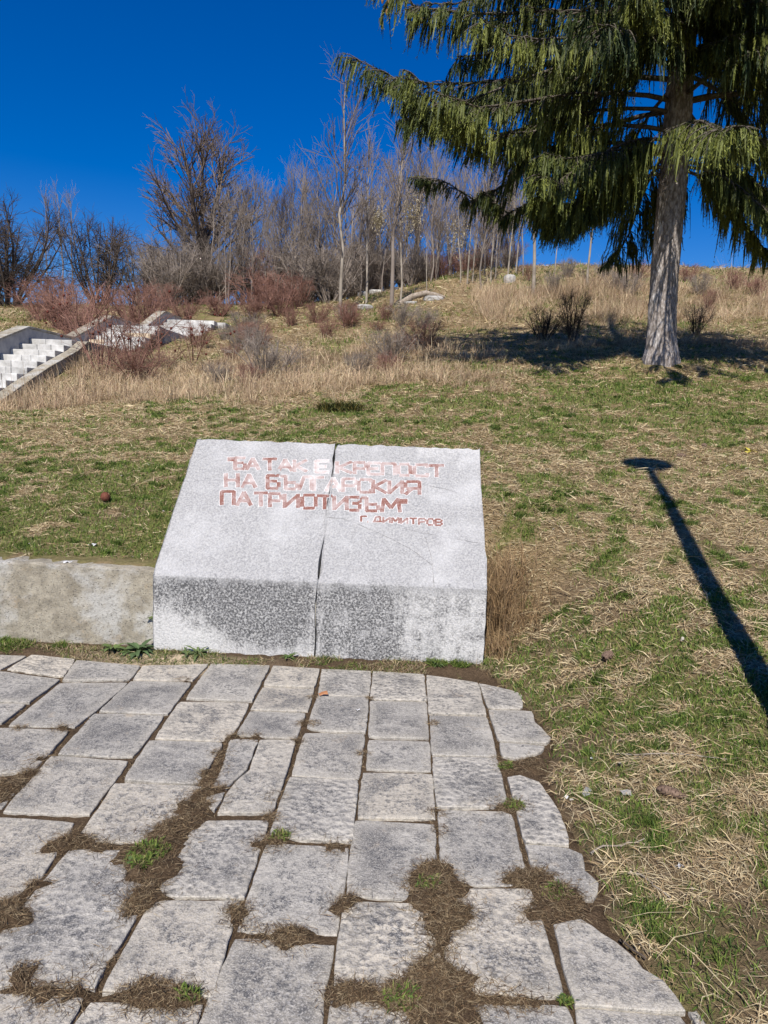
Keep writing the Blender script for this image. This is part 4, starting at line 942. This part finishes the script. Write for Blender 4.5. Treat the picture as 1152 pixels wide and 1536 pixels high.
# rose bush in front of the stairs, with dark hips
def briar(name, u, Y, vtop, ns, seed, label, m, spread=.35):
    x, y, h = tree_at(u, Y, vtop); r = np.random.default_rng(seed); t = thing(name, label, 'bush', (x, y, hpt(x, y)-.04))
    n = 8; az = r.uniform(0, 6.283, ns); sp = r.uniform(.05, spread, ns); d = np.stack([np.cos(az)*np.sin(sp), np.sin(az)*np.sin(sp), np.cos(sp)], 1); q = np.stack([np.cos(az)*.12, np.sin(az)*.12, 0*az], 1)
    P = np.zeros((ns, n, 3)); P[:, 0] = q; ln = h*r.uniform(.8, 1.5, ns)
    for k in range(1, n):
        d = unit(d + r.normal(size=d.shape)*.07 + np.array([0, 0, -.10*max(0, k-3)])*np.array([1, 1, 1]) + np.stack([np.cos(az), np.sin(az), 0*az], 1)*.05); q = q+d*(ln/(n-1))[:, None]; P[:, k] = q
    R = np.repeat(np.linspace(.012, .004, n)[None], ns, 0)*r.uniform(.6, 1.3, ns)[:, None]
    a, ra = sprout(r, P, R, 10, .2, .98, .3, 1.0, h*.30, .0045, 5, -.03, .14, .3)
    b_, rb = sprout(r, a, ra, 4, .2, .98, .3, 1.0, h*.12, .003, 3, -.02, .15, .3, .8)
    A_, B_, C_ = tubes(P, R, 5), tubes(a, ra, 3), tubes(b_, rb, 3); V, F = cat([A_, B_, C_])
    obj('canes', npmesh('canes', V, F, [m, m], mi=[0]*len(A_[1])+[1]*(len(F)-len(A_[1]))), t)
    for k in range(9):
        i = r.integers(0, len(a)); p = a[i, -1]
        V, F = tubes(np.array([[[0, 0, -.035], [0, 0, -.02], [0, 0, .012], [0, 0, .03]]]), np.array([[.004, .026, .028, .003]]), 6); obj('rose_hip', npmesh('rose_hip', V, F, M_hip, smooth=True), t, p)
briar('rose_bush', 152, 16.0, 432, 16, 4, 'tall red-stemmed rose bush with dark hips in front of the stairs', M_red_twig)
briar('rose_bush', 195, 16.6, 440, 14, 5, 'thorny rose bush to the right of the tallest one by the stairs', M_red_twig, .5)
briar('rose_bush', 240, 17.2, 455, 9, 6, 'thin arching rose bush before the upper flight of stairs', M_red_twig, .7)
briar('rose_bush', 120, 20, 430, 14, 8, 'red rose thicket behind the lower stair parapet', M_red_twig, .6)
briar('rose_bush', 290, 18.5, 470, 7, 9, 'sparse low rose stems in dry grass right of the stairs', M_red_twig, .8)
# small evergreen seedling tuft on the lawn
r = np.random.default_rng(12); n = 900; c0 = (aty(510, 598, 10.4)[0], 10.4)
a = r.uniform(0, 6.283, n); q = np.sqrt(r.random(n))*.32; x = c0[0]+np.cos(a)*q; y = c0[1]+np.sin(a)*q*.6
V_, F_, C_ = blade_mesh(r, x, y, height(x, y), r.uniform(.08, .2, n), r.uniform(.4, 1.4, n), .012*r.uniform(.7, 1.3, n), pick(r, np.array([[.06, .07, .02], [.14, .11, .03], [.05, .06, .02]]), n), .5)
tag(obj('juniper_seedling', npmesh('juniper_seedling', V_, F_, M_grass, {'tint': C_})), 'low dark green and ochre evergreen tuft in front of the tall grass', 'shrub')

# ------------------------------------------------------------------ rocks, slabs, log on the hill
def rock(name, u, v, Y, sx, sy, sz, label, catg='rock', m=M_rock, seed=0, flat=.0):
    r = np.random.default_rng(seed+int(u)); import bmesh
    bm = bmesh.new(); bmesh.ops.create_icosphere(bm, subdivisions=3, radius=1)
    for vv in bm.verts:
        p = np.array(vv.co); k = 1+.35*(fbm(np.array([p[0]*1.7+9+seed]), np.array([p[1]*1.7+p[2]*2.1+u]), 5)[0]-.5)
        vv.co = Vector((np.sign(p[0])*abs(p[0])**.6*k*sx, np.sign(p[1])*abs(p[1])**.6*k*sy, np.sign(p[2])*abs(p[2])**.6*k*sz))
    me = bpy.data.meshes.new(name); bm.to_mesh(me); bm.free(); me.materials.append(m)
    x = aty(u, v, Y)[0]; o = obj(name, me, None, (x, Y, hpt(x, Y)+sz*.25), r.uniform(-.3, .3)); return tag(o, label, catg)
rock('stone', 548, 453, 30.5, .34, .25, .13, 'pale flat stone at the foot of the thin bare tree')
rock('stone', 651, 448, 31.5, .42, .3, .15, 'pale boulder beside the fallen log')
rock('stone', 617, 449, 31.2, .30, .2, .07, 'flat pale stone under the left end of the log')
rock('stone_block', 545, 405, 38, .26, .2, .2, 'white squared block on the crest behind the thin trunks', 'stone')
rock('stone_block', 567, 406, 38.5, .45, .2, .17, 'long pale block on the crest next to the white one', 'stone')
rock('stone_block', 764, 425, 34, .26, .2, .26, 'small white square stone under the spruce bough', 'stone')
xa, xb = aty(601, 445, 31.3)[0], aty(668, 438, 31.5)[0]
P = np.array([[[xa, 31.3, hpt(xa, 31.3)+.05], [xa+.5, 31.35, hpt(xa+.5, 31.35)+.28], [xa+1.05, 31.4, hpt(xa+1, 31.4)+.34], [xa+1.5, 31.4, hpt(xa+1.5, 31.4)+.20], [xb, 31.5, hpt(xb, 31.5)+.06]]])
V, F = tubes(P, np.array([[.14, .13, .12, .10, .05]]), 8); tag(obj('fallen_log', npmesh('fallen_log', V, F, M_log, smooth=True)), 'weathered fallen log arching over pale stones below the thicket', 'log')

# ------------------------------------------------------------------ the big weeping spruce
tz = hpt(*TREE); spruce = thing('spruce_tree', 'big spruce with hanging boughs and grey trunk, its shadow on the slope', 'tree', (TREE[0], TREE[1], tz))
TO = np.array([TREE[0], TREE[1], tz]); rt2 = np.random.default_rng(77)
tp = [(991, 553), (991, 520), (993, 470), (998, 400), (1004, 330), (1010, 270), (1015, 200), (1022, 100), (1028, 0)]
zs_ = np.array([aty(u, v, 13.5)[2]-tz for u, v in tp]); xs_ = np.array([aty(u, v, 13.5)[0]-TREE[0] for u, v in tp])
zs_[0] = -.25
TOPZ = 16.5
def trunk_c(z): return np.where(z < zs_[-1], np.interp(z, zs_, xs_), xs_[-1]+(z-zs_[-1])*.03)
def trunk_r(z): return np.interp(z, [-.3, 0, .2, .5, 1.2, 3.0, 4.2, 7, 12, TOPZ], [.34, .315, .28, .255, .235, .235, .23, .195, .105, .012])
zz = np.concatenate([np.linspace(-.25, 4.5, 70), np.linspace(4.6, TOPZ, 30)]); kk = 40; th = np.arange(kk)*2*math.pi/kk; V = []
for z in zz:
    fl = 1+.16*np.exp(-max(z, 0)/.35)*np.cos(th*5+1.1)*.8
    bk = 1+.05*(fbm(th*6.0, np.full(kk, z*2.2), 81, 4)-.5)*2+.02*rt2.normal(size=kk)
    rr_ = trunk_r(z)*fl*bk
    V.append(np.stack([trunk_c(z)+np.cos(th)*rr_, np.sin(th)*rr_, np.full(kk, z)], 1))
V = np.concatenate(V); nz = len(zz); i = (np.arange(nz-1)[:, None]*kk); j = np.arange(kk)[None]; j2 = (j+1) % kk
F = np.stack([i+j, i+j2, i+kk+j2, i+kk+j], -1).reshape(-1, 4)
obj('trunk', npmesh('trunk', V, F, M_bark, smooth=True), spruce)
# limbs in whorls
limbs, lr = [], []
NL = 9
z = 3.75
while z < TOPZ-.5:
    nl = 5 if z < 11 else 4; a0 = rt2.uniform(0, 6.28)
    for k in range(nl):
        az = a0+k*2*math.pi/nl+rt2.normal()*.25; hz_ = z+rt2.uniform(-.18, .18)
        Lm = np.interp(hz_, [3.0, 4.0, 5.5, 8, 12, TOPZ], [3.2, 5.3, 5.5, 4.7, 2.9, .5])*rt2.uniform(.72, 1.06)
        limbs.append((az, hz_, Lm, rt2.uniform(.0, .22), rt2.uniform(.34, .62)))
    z += .52+.014*z
NRAND = len(limbs)
# a few boughs placed as in the photograph (azimuth measured from +X)
for az, hz_, Lm, up, dr in [(math.pi*.99, 4.75, 5.75, .10, .22), (math.pi*1.02, 5.6, 5.3, .15, .25), (math.pi*.96, 6.6, 4.9, .2, .25), (math.pi*1.08, 3.9, 4.4, .1, .34), (math.pi*1.15, 3.5, 2.9, .1, .42), (math.pi*1.2, 5.0, 4.6, .1, .4), (math.pi*.93, 7.4, 4.8, .2, .3), (math.pi*1.25, 6.2, 4.3, .15, .4), (-.15, 3.4, 2.3, .1, .86), (.25, 3.3, 2.2, .1, .86), (-.45, 3.3, 2.0, .1, .88), (.05, 3.6, 2.7, .1, .80), (math.pi, 8.1, 4.9, .2, .3), (math.pi*1.05, 9.0, 4.7, .22, .3), (math.pi*.95, 8.7, 4.6, .22, .3), (math.pi*1.1, 7.7, 4.8, .2, .32), (math.pi*1.03, 9.8, 4.3, .25, .3), (-1.5, 5.0, 1.7, .2, .55), (-1.3, 5.5, 1.9, .2, .55), (-1.8, 6.0, 2.0, .2, .5), (-1.55, 7.0, 2.2, .2, .5), (-1.45, 7.7, 2.0, .2, .5), (-1.2, 5.0, 2.6, .2, .5), (-1.7, 5.6, 2.9, .2, .5), (-2.1, 5.2, 3.0, .2, .5), (-1.5, 6.4, 3.1, .25, .45), (-1.0, 6.8, 3.2, .25, .45), (-1.8, 7.3, 3.2, .25, .45), (-1.4, 8.0, 3.2, .25, .4), (-2.3, 6.6, 3.6, .2, .4), (-.8, 5.7, 3.2, .2, .5), (-1.6, 8.8, 3.0, .25, .4), (math.pi*1.04, 3.3, 2.5, .1, .84), (math.pi*1.10, 3.5, 2.7, .1, .84), (-.05, 3.9, 3.3, .15, .66), (math.pi*1.1, 3.3, 2.5, .1, .78), (math.pi*1.02, 3.2, 2.2, .1, .72), (math.pi*1.17, 3.7, 3.1, .1, .66), (math.pi*.9, 3.6, 3.4, .1, .55), (math.pi*1.06, 4.2, 4.0, .1, .42), (-.3, 4.4, 3.6, .2, .5), (.1, 5.2, 4.5, .2, .45), (-.5, 5.6, 4.0, .2, .5)]:
    limbs.append((az, hz_, Lm, up, dr))
LP, LR = [], []
for az, hz_, Lm, up, dr in limbs:
    s = np.linspace(0, 1, NL); hor = s*Lm*.97; ver = Lm*(up*s-dr*s**2*1.0+.16*s**6) 
    wob = np.cumsum(rt2.normal(size=NL)*.02)*Lm*.25
    ca, sa = math.cos(az), math.sin(az)
    LP.append(np.stack([trunk_c(np.array(hz_))+ca*hor-sa*wob, sa*hor+ca*wob, hz_+ver], 1)); LR.append(np.linspace(.048, .007, NL)*(.42+.10*Lm))
LP, LR = np.array(LP), np.array(LR)
# how low the boughs reach on each side of the trunk
def reach(x): return np.interp(x, [-6, -4.4, -3.6, -2.9, -2.1, -1, 0, .7, 1, 2.2, 4, 6], [4.1, 3.5, 3.2, 2.3, 1.85, 2.05, 2.4, 2.2, 1.65, 1.65, 2.4, 3.2])
LP[:, 2:, 2] = np.maximum(LP[:, 2:, 2], reach(LP[:, 2:, 0])+.35+rt2.uniform(0, .25, (len(LP), 1)))
V, F = tubes(LP, LR, 6)
# branchlets left and right of each limb, then pendants hanging from limb and branchlets
lens = np.array([l[2] for l in limbs]); zl = np.array([l[1] for l in limbs])
def along(P, idx, t):
    f = t*(P.shape[1]-1); i0 = np.minimum(f.astype(int), P.shape[1]-2); fr = (f-i0)[:, None]
    return P[idx, i0]*(1-fr)+P[idx, i0+1]*fr, unit(P[idx, i0+1]-P[idx, i0])
custom = np.arange(len(limbs)) >= NRAND
cnt = np.maximum(4, (lens*np.where(zl < 9.5, 14.5, 7)*np.where(custom & (lens < 3.2), 2.2, 1)).astype(int)); idx = np.repeat(np.arange(len(limbs)), cnt); n = len(idx)
t = rt2.uniform(.14, 1.0, n)**.85; p, tan = along(LP, idx, t)
side = np.where(rt2.random(n) < .5, 1, -1); lat = unit(np.stack([-tan[:, 1], tan[:, 0], np.zeros(n)], 1))*side[:, None]
d = unit(tan*rt2.uniform(.5, 1.1, n)[:, None]+lat*rt2.uniform(.5, 1.0, n)[:, None]+np.array([0, 0, .05]))
bl = lens[idx]*rt2.uniform(.07, .20, n)*(1.15-t*.75)+.12; BP = [p]
for k in range(4): d = unit(d+np.array([0, 0, -.20])+rt2.normal(size=d.shape)*.06); p = p+d*(bl/4)[:, None]; BP.append(p)
BP = np.stack(BP, 1); BP[:, 1:, 2] = np.maximum(BP[:, 1:, 2], reach(BP[:, 1:, 0])+.15); BRd = np.repeat(np.linspace(.012, .004, 5)[None], n, 0)
Vb, Fb = tubes(BP, BRd, 3)
V, F = cat([(V, F), (Vb, Fb)])
obj('boughs', npmesh('boughs', V, F, M_limb), spruce)
# pendants
per = np.where(zl[idx] < 9.5, 9, 6); bi = np.repeat(np.arange(n), per); m_ = len(bi)
tb = rt2.uniform(.05, 1.0, m_); p, tan = along(BP, bi, tb)
tl = t[bi]
plen = rt2.uniform(.12, .52, m_)*(1.15-.55*tl)*np.interp(zl[idx][bi], [3, 6, 10, 16], [1.1, 1.15, .9, .45])*np.where(rt2.random(m_) < .12, 1.5, 1)
plen = np.clip(np.minimum(plen, p[:, 2]-reach(p[:, 0])+rt2.normal(size=m_)*.12), .1, None)
ns = 10
dd = unit(tan*.35+np.array([0, 0, -1.0])+rt2.normal(size=(m_, 3))*.12)
ltone = rt2.normal(0, .22, len(limbs)); tone = np.clip(rt2.normal(.45, .25, m_)+ltone[idx][bi], 0, 1)[:, None]; base = np.array([.022, .040, .012])*(1-tone)+np.array([.175, .195, .038])*tone  # sunlit look put into needle colour: some limbs yellow-lit, others dark
sV, sC = [], []
tipp = p+dd*plen[:, None]+np.array([0, 0, -1])*(plen*.15)[:, None]; midp = p+dd*(plen*.4)[:, None]+np.array([0, 0, -1])*(plen*.02)[:, None]
for s in range(2):                                  # the shoot itself: two crossed slender blades
    a = rt2.uniform(0, 6.283, m_); sd = np.stack([np.cos(a), np.sin(a), 0*a], 1)*(rt2.uniform(.008, .015, m_)*np.where(zl[idx][bi] > 9.5, 2.6, 1.15))[:, None]  # shoots of the unseen upper crown widened to darken the tree's shadow
    for tri in ((p, midp+sd, midp-sd), (midp+sd, tipp, midp-sd)):
        sV.append(np.stack(tri, 1).reshape(-1, 3)); sC.append(np.repeat(base*.9, 3, 0))
for s in range(ns):                                 # needle brushes standing off it
    f = (s+rt2.random(m_))/ns
    c0 = p+dd*(plen*f)[:, None]+np.array([0, 0, -1])*(plen*f*f*.15)[:, None]
    a = rt2.uniform(0, 6.283, m_); out = np.stack([np.cos(a), np.sin(a), 0*a], 1)
    ln = rt2.uniform(.035, .070, m_); w = rt2.uniform(.005, .009, m_)
    dr = unit(dd*1.0+out*rt2.uniform(.4, 1.1, m_)[:, None]); sd = unit(np.cross(dr, rt2.normal(size=(m_, 3))))
    q = np.stack([c0+sd*w[:, None], c0-sd*w[:, None], c0+dr*ln[:, None]], 1)
    sV.append(q.reshape(-1, 3)); cl = base*rt2.uniform(.75, 1.35, m_)[:, None]*(1+.25*f[:, None]); sC.append(np.repeat(cl, 3, 0))
# needles clothing the branchlets and the outer limbs
nb = n*9; bi2 = rt2.integers(0, n, nb); c0, tan2 = along(BP, bi2, rt2.random(nb)); 
def clothe(c0, tan2, k, l0, l1):
    a = unit(rt2.normal(size=(k, 3))); ln = rt2.uniform(l0, l1, k); w = rt2.uniform(.008, .015, k); dr = unit(tan2+a*.8); sd = unit(np.cross(dr, rt2.normal(size=(k, 3))))
    q = np.stack([c0+sd*w[:, None], c0-sd*w[:, None], c0+dr*ln[:, None]], 1)
    tn = rt2.random(k)[:, None]; sV.append(q.reshape(-1, 3)); sC.append(np.repeat(np.array([.032, .046, .013])*(1-tn)+np.array([.10, .115, .030])*tn, 3, 0))
clothe(c0, tan2, nb, .04, .09)
nl_ = 26000; li = rt2.integers(0, len(limbs), nl_); c0, tan2 = along(LP, li, rt2.uniform(.45, 1, nl_)); clothe(c0, tan2, nl_, .05, .11)
V = np.concatenate(sV); Cc = np.concatenate(sC); F = np.arange(len(V)).reshape(-1, 3)
obj('needles', npmesh('needles', V, F, M_needle, {'tint': Cc}), spruce)
# hanging cones near the left bough tips
for k in range(10):
    li = len(limbs)-43+int(rt2.integers(0, 3)); pp = LP[li, int(rt2.integers(6, 9))]+rt2.normal(size=3)*np.array([.1, .15, .05])+np.array([0, 0, -.12])
    V, F = tubes(np.array([[[0, 0, .0], [0, 0, -.025], [0, 0, -.07], [0, 0, -.11], [0, 0, -.135]]]), np.array([[.008, .024, .028, .02, .004]]), 8); obj('cone', npmesh('cone', V, F, M_cone, smooth=True), spruce, pp)

# ------------------------------------------------------------------ small things lying about
def lawn_pt(u, v, lo=1.5, hi=14):
    """where the pixel's ray meets the lawn"""
    d = ray(u, v); s = np.linspace(lo, hi, 3000)/d[1]; P = cC+s[:, None]*d; h = height(P[:, 0], P[:, 1]); k = int(np.argmax(P[:, 2] < h)); return P[k]
def cone_mesh(L, R, seed):
    r = np.random.default_rng(seed); V, F = tubes(np.array([[[x, 0, 0] for x in np.linspace(-L/2, L/2, 7)]]), np.array([[.3, .85, 1, .95, .8, .5, .1]])*R, 8); parts = [(V, F)]
    for k in range(60):                                    # open scales
        t = (k+.5)/60; a = k*2.4; x = -L/2+L*t; rr = R*np.interp(t, [0, .15, .4, .8, 1], [.5, .95, 1, .7, .2])
        o = np.array([0, math.cos(a), math.sin(a)]); s = np.array([0, -math.sin(a), math.cos(a)]); c0 = np.array([x, 0, 0])+o*rr*.8; tip = c0+o*rr*.55+np.array([L*.05, 0, 0])
        q = np.array([c0-s*rr*.28, c0+s*rr*.28, tip+s*rr*.2, tip-s*rr*.2]); parts.append((q, np.array([[0, 1, 2, 3]])))
    return cat(parts)
def drop(name, V, F, m, u, v, dz, rz, label, catg, paving=False, tilt=0.0):
    P = onz(u, v, .003) if paving else lawn_pt(u, v); o = obj(name, npmesh(name, V, F, m), None, (P[0], P[1], P[2]+dz), rz); o.rotation_euler = (0, tilt, rz); return tag(o, label, catg)
V, F = cone_mesh(.12, .022, 1)
drop('spruce_cone', V, F, M_drycone, 1008, 1196, .02, -.6, 'open brown spruce cone lying in green grass on the right', 'cone')
drop('spruce_cone', V, F, M_drycone, 1022, 686, .02, .3, 'dark spruce cone on the lawn just beyond the lamp head shadow', 'cone')
drop('spruce_cone', V, F, M_drycone, 1056, 671, .02, 1.2, 'dark spruce cone in the lawn toward the spruce', 'cone')
drop('spruce_cone', V, F, M_drycone, 912, 988, .02, .9, 'grey weathered cone in straw right of the memorial', 'cone')
V, F = tubes(np.array([[[0, 0, 0], [0, 0, .004], [0, 0, .055], [0, 0, .058], [0, 0, .006]]]), np.array([[.002, .036, .038, .033, .031]]), 18)
drop('rusty_tin', V, F, M_rust, 160, 752, .028, .0, 'small round rusty tin lying open on the lawn above the wall', 'tin', tilt=0).rotation_euler = (1.15, 0, .1)
def scrap(seed, s, m=4):
    r = np.random.default_rng(seed); g_ = np.linspace(-s, s, m); X, Y = np.meshgrid(g_, g_*.7); Z = r.uniform(0, s*.8, X.shape); X = X+r.normal(size=X.shape)*s*.15; Y = Y+r.normal(size=X.shape)*s*.15
    i = (np.arange(m-1)[:, None]*m+np.arange(m-1)[None]).ravel(); return np.stack([X.ravel(), Y.ravel(), Z.ravel()], 1), np.stack([i, i+1, i+m+1, i+m], 1)
drop('paper_scrap', *scrap(1, .028), M_litter, 140, 820, .004, .2, 'crumpled white paper scrap on the lawn above the concrete wall', 'litter')
P = np.array([-2.22, 4.60, .53]); o = obj('paper_scrap', npmesh('paper_scrap', *scrap(2, .026), M_litter), None, P, .1); tag(o, 'white plastic scrap lying on top of the concrete wall', 'litter')
drop('paper_scrap', *scrap(3, .011), M_litter, 850, 1198, .004, .7, 'tiny white scrap beside the paving edge', 'litter')
drop('paper_scrap', *scrap(4, .010), M_litter, 888, 1140, .004, .4, 'small white scrap in green grass near the paving', 'litter')
drop('paper_scrap', *scrap(8, .014), M_litter, 1020, 1303, .006, .4, 'white wrapper fragment in the straw on the right', 'litter')
def dead_leaf(seed, s):
    V, F = scrap(seed, s, 3); return V, F
for k, (u, v, lab) in enumerate([(940, 1194, 'pale dead leaf lying beside the brown spruce cone'), (880, 1194, 'pale dead leaf near the tiny white scrap')]):
    drop('dead_leaf', *dead_leaf(20+k, .022), M_rock, u, v, .008, k, lab, 'leaf')
drop('dead_leaf', *dead_leaf(30, .028), M_dleaf, 483, 1043, .004, .6, 'curled red-brown leaf in the paving joint below the memorial', 'leaf', paving=True)
drop('pebble', *scrap(31, .012), M_litter, 537, 1066, .002, .3, 'tiny white chip on a paving slab below the memorial', 'pebble', paving=True)
# yellowed iris-like weed on the lawn
Vy = rosette_mesh(5, 8, .16, .02, (.42, .36, .06)); P = lawn_pt(1125, 678); tag(obj('yellow_weed', Vy, None, P), 'yellowing weed rosette on the lawn to the right of the lamp shadow', 'weed')
# twigs at the paving edge
rk = np.random.default_rng(9)
for k, (u0_, v0_, u1_, v1_, lab) in enumerate([(886, 1285, 966, 1263, 'bent pale twig on the grass beside the paving edge'), (946, 1313, 1005, 1352, 'curved bleached twig lying on bare earth'), (928, 1440, 967, 1455, 'thin dark twig on the lowest right slab'), (925, 1135, 1090, 1143, 'long pale stalk across the green grass on the right'), (560, 1140-0, 600, 1128, None)]):
    if lab is None: continue
    a, b2 = lawn_pt(u0_, v0_), lawn_pt(u1_, v1_); t_ = np.linspace(0, 1, 7)[:, None]; Pq = a*(1-t_)+b2*t_; Pq[:, 2] = height(Pq[:, 0], Pq[:, 1])+.012; Pq[1:-1, :2] += rk.normal(size=(5, 2))*.012
    if k == 2: Pq[:, 2] = np.maximum(Pq[:, 2], .012)
    V, F = tubes(Pq[None], np.linspace(.0045, .002, 7)[None], 5); tag(obj('twig', npmesh('twig', V, F, M_dark_twig if k == 2 else M_pale_bark, smooth=True)), lab, 'twig')
# pale dried creeper heads caught in the thicket
for u, v, Y, s, lab in [(618, 318, 36, .55, 'pale dried creeper clump hanging in the thicket behind the twin trunk'), (688, 350, 36, .6, 'pale dried creeper clump in the thicket above the red bushes'), (568, 330, 37, .35, 'small pale creeper clump in the thicket beside the thin tree')]:
    p = aty(u, v, Y); k = 900; q = rk.normal(size=(k, 3))*np.array([s*.5, s*.4, s*.8]); V_, F_, C_ = blade_mesh(rk, q[:, 0], q[:, 1], q[:, 2], rk.uniform(.05, .16, k), rk.uniform(-1, 1, k), .03*rk.uniform(.7, 1.3, k), pick(rk, np.array([[.50, .44, .30], [.40, .34, .22]]), k), .5)
    tag(obj('dried_creeper', npmesh('dried_creeper', V_, F_, M_grass, {'tint': C_}), None, p), lab, 'creeper')
